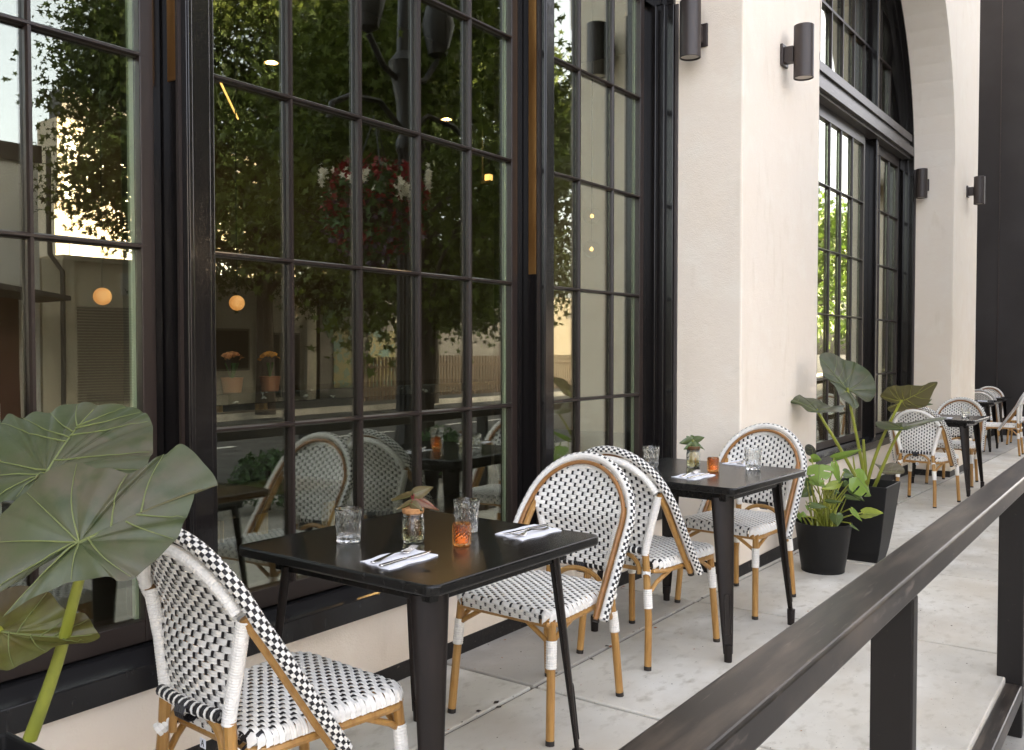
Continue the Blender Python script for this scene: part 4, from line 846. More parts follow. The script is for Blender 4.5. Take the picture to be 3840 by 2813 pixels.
# ---------------------------------------------------------------- plants
LV={'N1':{'att':[0.918,1.796,1.1],'out':[[0.806,1.897,1.083],[0.849,1.988,1.134],[0.9,2.027,1.174],[0.937,2.018,1.191],[0.959,2.019,1.203],[0.972,1.992,1.199],[0.996,1.979,1.208],[1.016,1.959,1.21],[1.04,1.953,1.222],[1.064,1.933,1.227],[1.078,1.916,1.228],[1.084,1.895,1.223],[1.099,1.876,1.224],[1.121,1.838,1.221],[1.132,1.797,1.21],[1.126,1.757,1.191],[1.106,1.719,1.166],[1.079,1.681,1.138],[1.061,1.662,1.122],[1.038,1.651,1.107],[0.992,1.661,1.09],[0.948,1.694,1.081],[0.919,1.73,1.079],[0.904,1.76,1.083],[0.899,1.789,1.09],[0.88,1.773,1.076],[0.85,1.77,1.063],[0.823,1.778,1.054],[0.796,1.797,1.048]],'tip':11,'veins':[3,5,7,9,13,14,15,17,19,21,26,28,0,1]},'N2':{'att':[0.858,1.564,1.005],'out':[[1.059,1.442,1.094],[1.051,1.446,1.091],[1.038,1.451,1.085],[1.025,1.461,1.085],[1.017,1.455,1.07],[0.996,1.448,1.043],[0.984,1.441,1.026],[0.968,1.438,1.008],[0.942,1.438,0.986],[0.915,1.44,0.967],[0.892,1.452,0.951],[0.876,1.467,0.945],[0.87,1.483,0.952],[0.855,1.503,0.95],[0.828,1.535,0.946],[0.81,1.547,0.937],[0.786,1.565,0.924],[0.764,1.58,0.912],[0.739,1.592,0.895],[0.76,1.59,0.916],[0.778,1.582,0.93],[0.805,1.578,0.955],[0.826,1.576,0.978],[0.842,1.57,0.992],[0.823,1.582,0.979],[0.801,1.594,0.964],[0.775,1.608,0.946],[0.749,1.623,0.93],[0.731,1.641,0.924],[0.739,1.673,0.959],[0.762,1.696,1.003],[0.782,1.699,1.031],[0.794,1.702,1.048],[0.807,1.701,1.063],[0.831,1.695,1.087],[0.849,1.689,1.104],[0.877,1.674,1.127],[0.903,1.648,1.137],[0.92,1.612,1.125],[0.937,1.588,1.124],[0.953,1.559,1.118],[0.969,1.544,1.125],[0.99,1.536,1.141],[1.011,1.529,1.152],[1.034,1.522,1.166],[1.046,1.502,1.155],[1.054,1.478,1.132],[1.06,1.456,1.112]],'tip':0,'veins':[5,7,10,14,18,28,30,34,37,40,43]},'N3':{'att':[0.809,1.759,0.824],'out':[[0.902,1.758,0.877],[0.903,1.737,0.867],[0.906,1.717,0.852],[0.921,1.702,0.842],[0.937,1.694,0.836],[0.942,1.68,0.826],[0.939,1.664,0.815],[0.942,1.651,0.805],[0.938,1.642,0.798],[0.912,1.639,0.797],[0.864,1.646,0.803],[0.84,1.647,0.798],[0.816,1.652,0.788],[0.791,1.664,0.78],[0.777,1.674,0.777],[0.76,1.711,0.782],[0.768,1.788,0.813],[0.81,1.86,0.866],[0.847,1.834,0.877],[0.866,1.824,0.884],[0.885,1.799,0.885]],'tip':7,'veins':[0,3,5,9,11,13]},'Nst':[[0.844,1.549,1.003],[0.852,1.586,0.939],[0.867,1.647,0.854],[0.869,1.69,0.77],[0.862,1.73,0.683],[0.849,1.769,0.591],[0.838,1.806,0.507]],'Nst1':[[0.921,1.822,1.088],[0.894,1.888,0.978],[0.864,1.94,0.841],[0.84,1.948,0.683],[0.823,1.894,0.488]],'Nst3':[[0.809,1.759,0.823],[0.807,1.793,0.752],[0.812,1.831,0.639],[0.825,1.842,0.502]],'RA':{'att':[6.128,1.72,1.078],'out':[[6.107,1.901,1.295],[6.122,1.893,1.313],[6.138,1.877,1.322],[6.16,1.847,1.322],[6.176,1.814,1.308],[6.183,1.795,1.295],[6.198,1.763,1.276],[6.221,1.722,1.265],[6.234,1.7,1.257],[6.248,1.662,1.231],[6.261,1.614,1.189],[6.252,1.585,1.131],[6.235,1.571,1.079],[6.214,1.575,1.043],[6.184,1.592,1.01],[6.167,1.613,1.005],[6.157,1.636,1.017],[6.146,1.674,1.048],[6.135,1.702,1.067],[6.131,1.679,1.028],[6.132,1.659,1.002],[6.129,1.649,0.982],[6.112,1.659,0.964],[6.098,1.68,0.966],[6.094,1.705,0.992],[6.084,1.738,1.02],[6.081,1.763,1.048],[6.087,1.791,1.1],[6.08,1.831,1.142],[6.072,1.86,1.168],[6.082,1.869,1.199],[6.09,1.888,1.241]],'tip':0,'veins':[4,6,8,10,12,14,22,26,28,30]},'RC':{'att':[6.196,1.4,1.015],'out':[[6.216,1.196,1.14],[6.187,1.233,1.142],[6.182,1.268,1.122],[6.162,1.299,1.12],[6.137,1.33,1.122],[6.118,1.354,1.124],[6.105,1.383,1.117],[6.074,1.42,1.12],[6.062,1.454,1.109],[6.066,1.479,1.087],[6.083,1.506,1.051],[6.108,1.497,1.033],[6.153,1.466,1.01],[6.184,1.432,1.003],[6.176,1.472,0.983],[6.18,1.485,0.969],[6.201,1.481,0.951],[6.227,1.458,0.941],[6.246,1.422,0.948],[6.266,1.373,0.964],[6.295,1.326,0.969],[6.311,1.297,0.974],[6.311,1.273,0.992],[6.285,1.252,1.033],[6.249,1.225,1.087]],'tip':0,'veins':[2,4,6,7,8,10,15,17,19,21,23]},'RB':{'att':[5.987,1.87,0.941],'out':[[6.132,2.185,1.037],[6.187,2.143,1.044],[6.213,2.073,1.037],[6.173,2.016,1.015],[6.204,1.949,1.01],[6.149,1.879,0.983],[6.115,1.805,0.961],[6.199,1.761,0.974],[6.102,1.749,0.947],[6.04,1.752,0.933],[5.998,1.811,0.933],[5.976,1.835,0.932],[5.95,1.921,0.941],[6.012,1.995,0.969],[6.034,2.067,0.988],[6.07,2.135,1.01]],'tip':0,'veins':[2,4,6,12,14]},'RD':{'att':[6.098,1.377,0.844],'out':[[6.504,1.195,0.902],[6.414,1.205,0.884],[6.355,1.251,0.878],[6.23,1.293,0.859],[6.107,1.333,0.84],[6.034,1.393,0.834],[6.023,1.477,0.844],[6.069,1.527,0.86],[6.145,1.541,0.878],[6.178,1.505,0.88],[6.195,1.44,0.874],[6.244,1.373,0.874],[6.363,1.301,0.888]],'tip':0,'veins':[3,6,9,10,11]},'RE':{'att':[6.371,1.561,0.533],'out':[[6.442,1.438,0.522],[6.488,1.459,0.559],[6.492,1.506,0.582],[6.454,1.549,0.577],[6.418,1.566,0.563],[6.405,1.62,0.579],[6.386,1.589,0.554],[6.357,1.566,0.527],[6.357,1.545,0.518],[6.391,1.492,0.515]],'tip':0,'veins':[1,2,3,5,9]},'RF':{'att':[6.255,1.983,0.623],'out':[[6.25,1.994,0.694],[6.237,2.011,0.699],[6.225,2.027,0.686],[6.224,2.028,0.656],[6.232,2.015,0.626],[6.254,1.983,0.615],[6.268,1.966,0.628],[6.266,1.97,0.661],[6.259,1.98,0.681]],'tip':0,'veins':[2,3,7]},'Rst':[[[6.129,1.719,1.077],[6.138,1.699,0.947],[6.18,1.666,0.735],[6.247,1.649,0.538],[6.252,1.635,0.41]],[[6.009,1.877,0.935],[6.058,1.839,0.851],[6.145,1.78,0.709],[6.219,1.703,0.526],[6.23,1.665,0.41]],[[6.195,1.401,1.012],[6.19,1.454,0.913],[6.214,1.533,0.74],[6.242,1.603,0.536],[6.237,1.621,0.413]],[[6.085,1.374,0.841],[6.108,1.424,0.765],[6.146,1.485,0.634],[6.174,1.542,0.496],[6.228,1.583,0.418]],[[6.371,1.561,0.533],[6.335,1.575,0.507],[6.297,1.576,0.474],[6.265,1.582,0.413]],[[6.282,1.66,0.746],[6.284,1.653,0.652],[6.277,1.641,0.54],[6.265,1.634,0.408]],[[6.416,1.76,0.616],[6.368,1.736,0.529],[6.275,1.688,0.402]]],'mon':[([5.576,1.729,0.645],[5.47,1.7,0.56],[0.124,-0.992,-0.029],0.082,1),([5.656,1.529,0.581],[5.732,1.452,0.464],[0.789,-0.246,0.563],0.089,2),([5.741,1.689,0.675],[5.718,1.519,0.729],[-0.487,-0.103,0.868],0.025,0),([5.661,1.662,0.65],[5.685,1.622,0.524],[0.879,-0.384,0.284],0.034,0),([5.639,1.636,0.535],[5.534,1.694,0.511],[-0.24,-0.527,-0.815],0.028,0),([5.515,1.757,0.557],[5.516,1.668,0.531],[0.585,0.049,0.81],0.022,0),([5.694,1.499,0.355],[5.767,1.398,0.348],[-0.338,-0.307,0.889],0.043,0),([5.634,1.549,0.385],[5.672,1.493,0.317],[0.766,-0.212,0.607],0.02,0),([5.526,1.613,0.363],[5.529,1.606,0.289],[0.125,-0.987,0.099],0.04,0),([5.486,1.756,0.414],[5.498,1.654,0.409],[0.473,0.205,0.857],0.019,0),([5.566,1.68,0.431],[5.57,1.588,0.427],[-0.298,-0.364,0.883],0.014,0),([5.69,1.58,0.507],[5.747,1.498,0.428],[0.725,-0.152,0.672],0.026,0),([5.663,1.598,0.455],[5.718,1.521,0.423],[-0.207,-0.492,0.846],0.017,0),([5.51,1.805,0.332],[5.51,1.805,0.364],[-0.125,0.992,-0.014],0.021,0),([5.713,1.82,0.473],[5.671,1.876,0.427],[-0.128,-0.678,-0.724],0.034,0),([5.733,1.847,0.539],[5.752,1.817,0.453],[0.871,-0.372,0.32],0.045,0),([5.798,1.849,0.655],[5.836,1.794,0.639],[-0.253,-0.426,0.868],0.034,0),([5.918,1.677,0.568],[5.957,1.623,0.547],[0.559,0.085,0.825],0.034,0),([5.911,1.684,0.506],[5.922,1.667,0.465],[0.08,-0.91,0.406],0.028,0),([5.628,1.554,0.293],[5.659,1.509,0.258],[0.683,-0.092,0.724],0.009,0),([5.582,1.792,0.368],[5.571,1.808,0.397],[-0.827,0.303,-0.473],0.012,0),([5.778,1.695,0.461],[5.799,1.666,0.456],[0.479,0.197,0.855],0.018,0),([5.541,1.847,0.338],[5.554,1.826,0.284],[0.088,-0.922,0.377],0.012,0)]}

def catmull(P, per=4):
    P = [Vector(p) for p in P]; n = len(P); out = []
    for i in range(n):
        a, b, c, d = P[i - 1], P[i], P[(i + 1) % n], P[(i + 2) % n]
        for k in range(per):
            t = k / per; out.append(0.5 * ((2 * b) + (c - a) * t + (2 * a - 5 * b + 4 * c - d) * t * t + (3 * b - a - 3 * c + d) * t * t * t))
    return out
def bigleaf(parent, d, mname, up=True, bulge=0.0, amp=0.006, vr=0.004, per=4, vm='vein'):
    A = Vector(d['att']); O = catmull(d['out'], per); n = len(O); K = 12
    nrm = Vector((0, 0, 0))
    for i in range(n): nrm += (O[i] - A).cross(O[(i + 1) % n] - A)
    nrm.normalize()
    if (nrm.dot(Vector((0, 0, CAMH)) - A) > 0) != up: nrm = -nrm; flip = True
    else: flip = False
    vn = Vector((0, 0, CAMH)) - A
    vi = sorted(set([v * per for v in d['veins']] + [d['tip'] * per]))
    def gapd(i):
        b = min(((i - v) % n) for v in vi); f = min(((v - i) % n) for v in vi); g = b + f
        return 0.0 if g == 0 else min(b, f) / (g / 2)
    dirn = nrm if up else -nrm; size = sum((o - A).length for o in O) / n
    def pos(i, s):
        p = A.lerp(O[i % n], s); w = gapd(i % n)
        return p + dirn * (bulge * size * math.sin(math.pi * s) + amp * size * 10 * (s ** 0.8) * (1 - 0.35 * s) * (math.sin(w * math.pi / 2)) + amp * size * 1.6 * s * s * math.sin(i * 0.9))
    vs = [A + dirn * 0.0]; fs = []
    for k in range(1, K + 1):
        for i in range(n): vs.append(pos(i, k / K))
    for i in range(n):
        j = (i + 1) % n; fs.append((0, 1 + i, 1 + j))
        for k in range(K - 1): a = 1 + k * n; b = a + n; fs.append((a + i, b + i, b + j, a + j))
    if flip: fs = [f[::-1] for f in fs]
    lf = MB().add(vs, fs).build('leaf', mname, parent, smooth=True, sharp=180)
    v = MB()
    tipi = d['tip'] * per
    rib = [pos(tipi, k / 14) + dirn * vr * 0.15 for k in range(14)]
    v.tube(rib, [vr * (0.85 - 0.65 * k / 14) for k in range(14)], 6)
    grid = np.array([tuple(p) for p in vs]); dn = np.array(tuple(dirn))
    for q in d['veins']:
        i = q * per; c = (O[i] - A).normalized().dot((O[tipi] - A).normalized()); start = A
        if c > 0.1: start = A.lerp(O[tipi], max(0, min(0.62, 0.75 * c * (O[i] - A).length / max(1e-6, (O[tipi] - A).length) - 0.12)))
        end = A.lerp(O[i], 0.97); P = []
        bend = (O[tipi] - A).normalized() * (0.06 * (end - start).length * (1 if c > -0.3 else 0))
        for k in range(11):
            t = k / 10; l = start.lerp(end, t) + bend * (-math.sin(math.pi * t) + t * t * 0.6 * 0)
            a_ = np.array(tuple(l)); dd = grid - a_; lat = dd - np.outer(dd @ dn, dn); kk = np.argsort((lat ** 2).sum(1))[:4]; h = float((dd[kk] @ dn).max())
            P.append(l + dirn * (h + vr * 0.15))
        v.tube(P, [vr * 0.5 * (1 - 0.7 * k / 10) for k in range(11)], 5)
    v.build('veins', vm, lf, smooth=True)
    return lf
def square_planter(t, top, bot, h, base_c):
    m = MB(); x, y, z = base_c; th = 0.012
    def ring(hw, zz): return [(x + sx * hw, y + sy * hw, zz) for sx, sy in ((-1, -1), (1, -1), (1, 1), (-1, 1))]
    lv_ = []
    for k in range(9): q = k / 8; lv_.append((bot + (top - bot) * (q ** 0.75), z + h * q))
    V_ = []
    for hw, zz in lv_: V_ += ring(hw, zz)
    V_ += ring(top - th, z + h) + ring(top - th - 0.01, z + h - 0.09)
    nl = len(lv_) + 2; fs = [(3, 2, 1, 0)]
    for k in range(nl - 1):
        for q in range(4): fs.append((4 * k + q, 4 * k + (q + 1) % 4, 4 * k + 4 + (q + 1) % 4, 4 * k + 4 + q))
    m.add(V_, fs); m.build('planter', 'pot_black', t, bevel=0.006, seg=2)
    MB().add(ring(top - th - 0.008, z + h - 0.07), [(0, 1, 2, 3)]).build('soil', 'soil', t)
def plant(name, label, loc):
    t = thing(name, label, 'plant', loc); return t
pn = plant('alocasia_plant', 'large elephant ear plant with huge leaves at the lower left', (0, 0, 0))
square_planter(pn, 0.18, 0.115, 0.52, (0.775, 1.86, 0.0))
bigleaf(pn, LV['N1'], 'aloc', True, 0.05, 0.0058, 0.0036); bigleaf(pn, LV['N2'], 'aloc', True, 0.06, 0.0066, 0.0038); bigleaf(pn, LV['N3'], 'aloc_yel', True, -0.10, 0.005, 0.003)
LV['Nst'] = [[p[0] + .03, p[1] + .022, p[2]] for p in LV['Nst'][1:]]
for q in ('Nst', 'Nst1', 'Nst3'): MB().tube(catmull(LV[q], 3)[:3 * (len(LV[q]) - 1) - 2], [0.009 + 0.008 * k / 20 for k in range(3 * (len(LV[q]) - 1) - 2)], 12).build('stem', 'stem', pn, smooth=True)
pr = plant('alocasia_plant', 'elephant ear plant with five upright leaves in tall square black planter', (0, 0, 0))
square_planter(pr, 0.185, 0.112, 0.505, (6.225, 1.635, gz(6.2)))
bigleaf(pr, LV['RA'], 'aloc', True, 0.05, 0.0045, 0.0035); bigleaf(pr, LV['RB'], 'aloc', True, 0.05, 0.005, 0.004); bigleaf(pr, LV['RC'], 'aloc_brown', False, 0.04, 0.0045, 0.0038, vm='vein_bright')
bigleaf(pr, LV['RD'], 'aloc', True, 0.03, 0.004, 0.004); bigleaf(pr, LV['RE'], 'aloc_brown', True, 0.05, 0.006, 0.0025); bigleaf(pr, LV['RF'], 'aloc_dark', True, 0.05, 0.006, 0.002)
for k, q in enumerate(LV['Rst']):
    P = catmull(q, 3)[:3 * (len(q) - 1) + 1]; n = len(P)
    MB().tube(P, [(0.0075 if k < 4 else 0.004) + (0.006 if k < 4 else .006) * i / n if k != 5 else 0.003 + 0.009 * math.sin(math.pi * min(1, (i + 1) / n)) for i in range(n)], 10).build('stem', 'stem', pr, smooth=True)
pm = plant('monstera_plant', 'bushy split leaf plant with bright green leaves in a round black pot', (0, 0, 0))
pc = (5.685, 1.735); pz = gz(5.7)
MB().lathe([(0.0005, 0.0), (0.122, 0.0), (0.128, 0.004), (0.1285, 0.030), (0.131, 0.034), (0.168, 0.285), (0.171, 0.29), (0.171, 0.305), (0.166, 0.306), (0.160, 0.24), (0.150, 0.22)], 48, (pc[0], pc[1], pz)).build('pot', 'pot_black', pm, smooth=True)
MB().lathe([(0.153, 0.235), (0.0005, 0.245)], 30, (pc[0], pc[1], pz)).build('soil', 'soil', pm)
for k, (A, T_, sd2, w_, kind) in enumerate(LV['mon']):
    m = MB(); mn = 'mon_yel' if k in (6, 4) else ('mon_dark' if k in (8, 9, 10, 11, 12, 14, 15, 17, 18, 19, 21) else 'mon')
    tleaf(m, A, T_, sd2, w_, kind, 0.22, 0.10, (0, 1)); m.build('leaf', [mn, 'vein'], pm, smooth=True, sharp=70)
    a = rnd.uniform(0, 6.28); rr = rnd.uniform(0.0, 0.085); b = Vector((pc[0] + rr * math.cos(a), pc[1] + rr * math.sin(a), pz + 0.235)); A = Vector(A)
    mid = b.lerp(A, 0.55) + Vector((0, 0, 0.04)); P = [b, b.lerp(mid, .5) + Vector((0, 0, .02)), mid, A]
    MB().tube(catmull(P, 4)[:13], [0.0068 - 0.0035 * i / 13 for i in range(13)], 8).build('stem', 'stem', pm, smooth=True)
for k in range(26):
    a = rnd.uniform(0, 6.28); rr = rnd.uniform(0, .1); b = Vector((pc[0] + rr * math.cos(a), pc[1] + rr * math.sin(a), pz + .235)); e = b + Vector((rnd.uniform(-.09, .09), rnd.uniform(-.09, .09), rnd.uniform(.10, .34)))
    MB().tube([b, b.lerp(e, .5) + Vector((0, 0, .015)), e], [.006, .0045, .002], 6).build('stem', 'stem', pm, smooth=True)
m = MB()
for cx, cy_ in ((0, 0), (.012, .004), (-.01, .008), (.002, -.012)): m.add([(cx - .009, cy_, .002), (cx, cy_ - .006, .0055), (cx + .01, cy_ + .001, .003), (cx, cy_ + .008, .006)], [(0, 1, 2, 3)])
o = m.build('fallen_leaf', 'dry_leaf'); o.location = (2.36, 2.02, 0.001); tag(o, 'small curled dry orange leaf on the pavement by the near table leg', 'leaf')
# ---------------------------------------------------------------- across the street (seen in the glass)
def np_mesh(name, co, faces, mats, parent=None):
    me = bpy.data.meshes.new(name); nv = len(co); nf = len(faces); k = faces.shape[1]
    me.vertices.add(nv); me.vertices.foreach_set('co', co.astype(np.float32).ravel())
    me.loops.add(nf * k); me.loops.foreach_set('vertex_index', faces.astype(np.int32).ravel())
    me.polygons.add(nf); me.polygons.foreach_set('loop_start', np.arange(0, nf * k, k, dtype=np.int32))
    for m in mats: me.materials.append(M_[m])
    me.update(calc_edges=True); me.validate(); return link(name, me, parent)
RNG = np.random.default_rng(5)
def star(lobes):
    pts = []
    for i in range(lobes * 2):
        a = math.pi * i / lobes; r = (1.0 if i % 2 == 0 else 0.42); 
        if i == 0: r = 1.15
        pts.append((r * math.cos(a), r * math.sin(a)))
    pts = np.array(pts); n = len(pts); v = np.vstack([[0, 0], pts]); f = np.array([(0, 1 + i, 1 + (i + 1) % n) for i in range(n)]); return v, f
def leaf_cloud(centres, dirs, size, lobes=5):
    v, f = star(lobes); n = len(centres)
    a = RNG.normal(size=(n, 3)) + dirs * 0.9; a /= np.linalg.norm(a, axis=1)[:, None]
    b = np.cross(a, RNG.normal(size=(n, 3))); b /= np.linalg.norm(b, axis=1)[:, None]; nn = np.cross(a, b)
    s = size * RNG.uniform(0.65, 1.3, n)
    co = centres[:, None, :] + s[:, None, None] * (v[None, :, 0:1] * a[:, None, :] + v[None, :, 1:2] * b[:, None, :]) + (s[:, None, None] * 0.25) * (np.abs(v[None, :, 1:2])) * nn[:, None, :]
    fa = f[None] + (np.arange(n) * len(v))[:, None, None]
    return co.reshape(-1, 3), fa.reshape(-1, 3)
def tree(loc, label, trunk_h, cz, rx, rz_, ncl, per, size, leafm, spread=0.55, tr=0.2, group='street trees'):
    t = thing('street_tree', label, 'tree', loc, 0, group)
    m = MB(); top = cz + rz_ * 0.6
    P = [Vector((0, 0, 0))]
    for k in range(1, 9): P.append(Vector((math.sin(k * 1.3) * .06 * k / 3, math.cos(k * 1.7) * .05 * k / 3, top * k / 8)))
    m.tube(P, [tr * (1 - .8 * k / 8) for k in range(9)], 10)
    u = RNG.normal(size=(ncl, 3)); u /= np.linalg.norm(u, axis=1)[:, None]; rad = RNG.uniform(0.35, 1.0, ncl) ** 0.5
    C_ = u * rad[:, None] * np.array([rx, rx, rz_]); C_[:, 2] += cz
    C_[:, 0] *= 1 - 0.25 * np.clip((C_[:, 2] - cz) / rz_, -0.6, 1); C_[:, 1] *= 1 - 0.25 * np.clip((C_[:, 2] - cz) / rz_, -0.6, 1)
    for c in C_[::max(1, ncl // 26)]:
        z0 = max(trunk_h, min(top * .95, c[2] - 0.45 * math.hypot(c[0], c[1]) - .3)); q = Vector((0, 0, z0)); e = Vector(c)
        m.tube([q, q.lerp(e, .5) + Vector((0, 0, .15)), e], [tr * .35, tr * .2, tr * .06], 6)
    m.build('trunk', 'bark', t, smooth=True)
    cen = np.repeat(C_, per, 0) + RNG.normal(size=(ncl * per, 3)) * np.array([spread, spread, spread * .7])
    cen[:, 2] -= 0.25 * np.abs(RNG.normal(size=len(cen))) * spread
    d = np.repeat(u, per, 0); d[:, 2] -= 0.4
    co, fa = leaf_cloud(cen, d, size); np_mesh('crown', co, fa, [leafm], t); return t
tree((14.6, -12.6, -.25), 'tall dark green star leaved tree reflected in the left window', 2.8, 7.9, 4.4, 4.8, 300, 250, 0.088, 'leaf_a', .47, .24)
tree((20.2, -12.2, -.25), 'second tall leafy tree across the street', 2.6, 7.0, 4.7, 5.0, 290, 230, 0.09, 'leaf_a', .48, .24)
tree((8.8, -2.4, -.25), 'maple tree with large leaves at the kerb, reflected in the middle window', 2.0, 4.2, 1.9, 2.6, 115, 110, 0.07, 'leaf_b', .33, .12)
for x, y, lb in ((44, -10.5, 'sunlit bright green tree up the street'), (56, -13, 'second sunlit bright green tree up the street'), (70, -12, 'third sunlit bright green tree up the street')):
    tree((x, y, -.25), lb, 2.4, 6.2, 4.2, 4.2, 80, 60, 0.2, 'leaf_c', .7, .2, 'trees up the street')
# low opposite buildings, facade plane at y = -16
YO = -16.4
def wall_box(t, m, x0, x1, z0, z1, y0=YO - 6, y1=YO, name='wall', bevel=0.0): return boxo(name, m, x0, x1, y0, y1, z0, z1, t, bevel)
t = thing('white_building', 'white building with a dark parapet across the street', 'building', (0, 0, 0))
wall_box(t, 'white_paint', -14, 11.0, -.3, 5.7); wall_box(t, 'dark_paint', -14.1, 11.05, 5.701, 6.1, YO - 6.05, YO + .1, 'parapet')
for x in (3.2, 6.4): wall_box(t, 'dark_glass', x, x + 1.1, 2.2, 3.9, YO - .1, YO + .03, 'window')
wall_box(t, 'brick', 9.9, 10.5, -.25, 2.6, YO + .001, YO + .12, 'pier'); MB().tube([(11.15, YO + .2, 6), (11.15, YO + .2, 3.6), (11.45, YO + .2, 3.2), (11.45, YO + .2, -.2)], .06, 8).build('drainpipe', 'grey_paint', t, smooth=True)
m = MB().prism([(7.6, 3.0), (10.9, 2.55), (10.9, 2.45), (7.6, 2.85)], YO + .13, YO + 1.6, axis='y'); m.build('awning', 'dark_paint', t)
t = thing('garage_building', 'low beige garage with a roller shutter across the street', 'building', (0, 0, 0))
wall_box(t, 'beige_paint', 11.06, 15.3, -.3, 3.5); wall_box(t, 'beige_paint', 11.5, 15.35, 3.501, 3.62, YO - 6, YO + .16, 'cornice'); wall_box(t, 'beige_paint', 11.5, 11.8, 2.0, 3.5, YO + .001, YO + .1, 'pilaster')
sl = MB()
for k in range(34): sl.box(11.9, 14.6, YO + .002, YO + .05, .05 + .07 * k, .05 + .07 * k + .045)
stuff(sl.build('roller_shutter', 'shutter', t))
sg = wall_box(t, 'white_paint', 13.05, 13.75, 2.72, 3.27, YO + .001, YO + .06, 'sign')
sm = MB()
def seg7(x, z, s, on_):
    S = dict(a=(0, 2, 1, 0), b=(1, 1, 0, 1), c=(1, 0, 0, 1), d=(0, 0, 1, 0), e=(0, 0, 0, 1), f=(0, 1, 0, 1), g=(0, 1, 1, 0))
    for q in on_: px_, pz_, dx, dz = S[q]; sm.box(x + px_ * s * .6 - .012, x + (px_ + dx) * s * .6 + .012, YO + .061, YO + .066, z + pz_ * s * .6 - .012, z + (pz_ + dz) * s * .6 + .012)
seg7(13.42, 2.8, .11, 'abcfgd'); seg7(13.56, 2.8, .11, 'abcdef'); sm.build('number', 'dark_paint', sg)
t = thing('shop_building', 'pale shop building with tall window and glazed doors across the street', 'building', (0, 0, 0))
wall_box(t, 'shop_paint', 15.36, 19.7, -.3, 3.2); wall_box(t, 'shop_paint', 15.32, 19.8, 3.201, 3.4, YO - 6, YO + .2, 'cornice')
for x0, x1, z0, z1 in ((15.6, 17.1, .75, 1.95), (17.75, 18.25, -.1, 1.85), (18.3, 18.6, -.1, 1.85), (18.65, 19.0, -.1, 1.85)):
    f = wall_box(t, 'grey_paint', x0, x1, z0, z1, YO - .05, YO + .04, 'window'); wall_box(f, 'dark_glass', x0 + .06, x1 - .06, z0 + .06, z1 - .06, YO + .041, YO + .05, 'pane')
for x in (17.45, 19.2): wall_box(t, 'shop_paint', x, x + .26, -.25, 2.2, YO + .001, YO + .14, 'pilaster')
t = thing('mural_building', 'grey building painted with a green and yellow mural across the street', 'building', (0, 0, 0))
wall_box(t, 'grey_paint', 19.85, 36, -.3, 3.6)
m = MB().prism([(19.95, 2.2), (20.2, 1.7), (20.6, 1.9), (21.1, 2.6), (21.2, 3.3), (20.7, 3.4), (20.1, 3.0)], YO + .001, YO + .02, axis='y'); m.build('mural', 'green_mural', t)
wall_box(t, 'yellow_mural', 20.4, 21.3, .1, 2.0, YO + .021, YO + .03, 'mural'); wall_box(t, 'yellow_mural', 21.9, 23.2, .1, 2.0, YO + .021, YO + .03, 'mural')
FN = thing('picket_fence', 'brown wooden picket fence across the street', 'fence', (19.9, -14.6, -.22))
for k in range(80): boxo('picket', 'fence_wood', k * .16, k * .16 + .09, -.012, .012, 0, 1.35, FN)
boxo('fence_rail', 'fence_wood', -.05, 12.9, .0125, .05, .3, .38, FN); boxo('fence_rail', 'fence_wood', -.05, 12.9, .0125, .05, 1.0, 1.08, FN)
t = thing('sunlit_building', 'low building glowing in evening sun behind the garage', 'building', (0, 0, 0))
wall_box(t, 'tower', 26.4, 48, -.3, 9.4, -46.5, -45)
for k in range(6):
    for j in range(2): wall_box(t, 'tower_glass', 27.2 + k * 3.3, 28.6 + k * 3.3, 3.0 + j * 3, 4.6 + j * 3, -44.999, -44.95, 'window')
t = thing('office_tower', 'tall office block with rows of windows beyond the trees', 'building', (0, 0, 0))
wall_box(t, 'tower', 36.6, 72, -.3, 19.0, -67, -64); wall_box(t, 'dark_paint', 37.5, 44, 19.001, 21.5, -66.9, -65, 'penthouse')
pn_mesh = MB().box(0, 1.0, 0, .05, 0, 2.1).mesh('window', 'tower_glass')
for k in range(22):
    for j in range(6): o = link('window', pn_mesh, t); o.location = (37.1 + k * 1.55, -64.0, 1.2 + j * 2.9)
# lamp post with hanging basket
LP = thing('lamp_post', 'ornate fluted cast iron lamp post at the kerb', 'lamp post', (6.75, -0.85, -.24))
def fl(a, z, i, j): return .008 * math.cos(a * 12) if 5 <= i <= 12 else 0
MB().lathe([(.001, 0), (.22, 0), (.22, .12), (.17, .2), (.15, .6), (.10, .8), (.085, 1.2), (.08, 1.6), (.08, 2.2), (.078, 2.6), (.075, 3.0), (.072, 3.3), (.07, 3.5), (.10, 3.55), (.10, 3.62), (.07, 3.7), (.085, 4.0), (.14, 4.3), (.16, 4.4), (.08, 4.5), (.06, 5.2), (.001, 5.3)], 48, fn=fl).build('column', 'iron', LP, smooth=True)
for s in (-1, 1):
    MB().tube([(s * .06, 0, 3.75), (s * .35, 0, 3.95), (s * .75, 0, 3.92), (s * .98, 0, 3.80), (s * 1.0, 0, 3.66)], .028, 8).build('arm', 'iron', LP, smooth=True)
    MB().lathe([(.001, 4.55), (.1, 4.6), (.17, 4.9), (.12, 5.1), (.001, 5.15)], 20, (s * .5, 0, 0)).build('lantern', 'iron', LP, smooth=True)
    MB().tube([(s * .06, 0, 4.2), (s * .3, 0, 4.3), (s * .5, 0, 4.55)], .03, 8).build('lantern_arm', 'iron', LP, smooth=True)
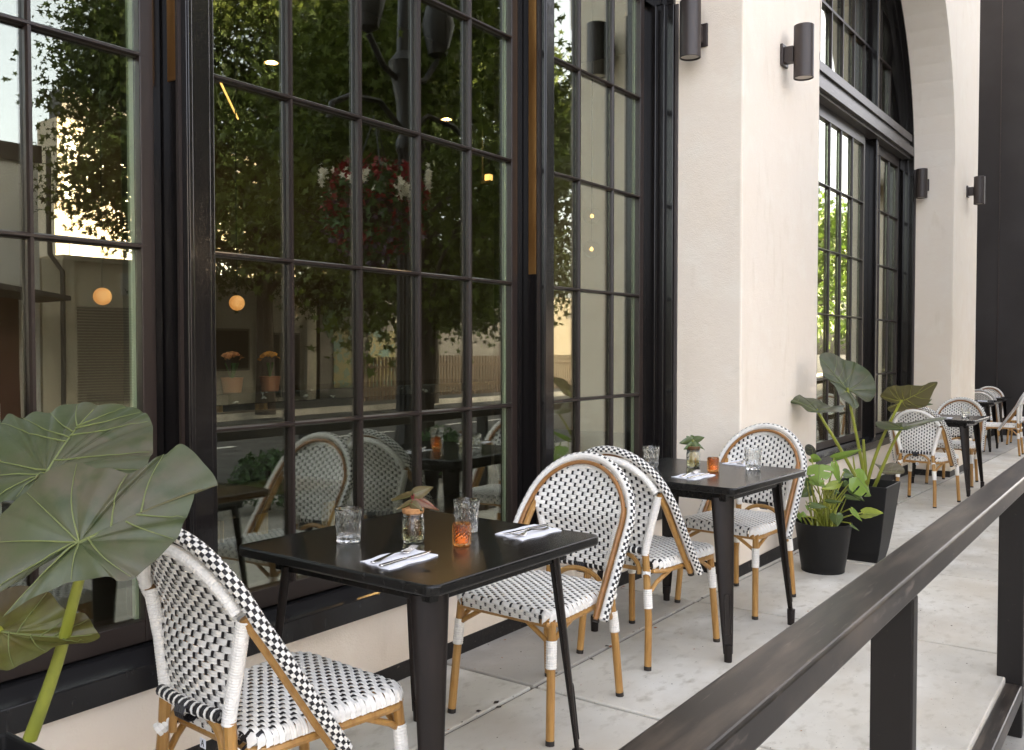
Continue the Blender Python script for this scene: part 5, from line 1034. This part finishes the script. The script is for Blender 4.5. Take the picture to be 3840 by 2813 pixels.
def basket(loc, label):
    t = thing('flower_basket', label, 'flower basket', loc, 0, 'hanging baskets')
    MB().lathe([(.001, -.28), (.14, -.24), (.24, -.1), (.27, .02), (.25, .02), (.001, -.02)], 24).build('basket', 'iron', t, smooth=True)
    m = MB()
    for k in range(3): a = 2.1 * k; m.tube([(.25 * math.cos(a), .25 * math.sin(a), .02), (0, 0, .72)], .006, 5)
    m.build('chain', 'iron', t)
    for nm, mt, n, s, rr, zc in (('leaves', 'plant_green', 900, .05, .44, -.12), ('red_flowers', 'petal_red', 520, .042, .46, -.08), ('purple_flowers', 'petal_purple', 320, .034, .44, -.22)):
        u = RNG.normal(size=(n, 3)); u /= np.linalg.norm(u, axis=1)[:, None]; c = u * (rr * RNG.uniform(.8, 1.05, n))[:, None] * np.array([1, 1, .95]); c[:, 2] += zc
        co, fa = leaf_cloud(c, u * 0, s, 5 if nm != 'leaves' else 4); stuff(np_mesh(nm, co, fa, [mt], t))
    n = 200; a = RNG.uniform(0, 6.28, n); cl = RNG.integers(0, 7, n); aa = cl * .9 + RNG.normal(size=n) * .13
    c = np.stack([.47 * np.cos(aa), .47 * np.sin(aa), .10 + .10 * np.sin(cl * 2.1) + RNG.normal(size=n) * .045], 1); co, fa = leaf_cloud(c, c * 0, .034, 5); stuff(np_mesh('white_flowers', co, fa, ['petal_white'], t)); return t
basket((5.88, -0.42, 2.68), 'hanging basket of dark red and white flowers reflected in the middle window')
# hedge, shrubs and a parked car
for x, y, r_, lb in ((3.3, -2.2, .5, 'clipped shrub in the street planting, low in the left window'), (4.2, -2.1, .42, 'rounded shrub beside it in the left window reflection'), (4.95, -2.2, .5, 'bushy shrub at the right of the left window reflection'), (5.9, -1.9, .42, 'round clipped shrub in the street planting'), (7.3, -2.1, .36, 'smaller clipped shrub in the street planting'), (8.6, -2.0, .45, 'loose dark shrub near the lamp post')):
    t = thing('shrub', lb, 'shrub', (x, y, -.24), 0, 'kerb shrubs'); n = 1400; u = RNG.normal(size=(n, 3)); u /= np.linalg.norm(u, axis=1)[:, None]; c = u * (r_ * RNG.uniform(.6, 1, n))[:, None]; c[:, 2] = np.abs(c[:, 2]) * 1.2 + .1
    co, fa = leaf_cloud(c, u, .035, 4); np_mesh('crown', co, fa, ['plant_green'], t); MB().tube([(0, 0, 0), (0, 0, .5)], .03, 6).build('trunk', 'bark', t)
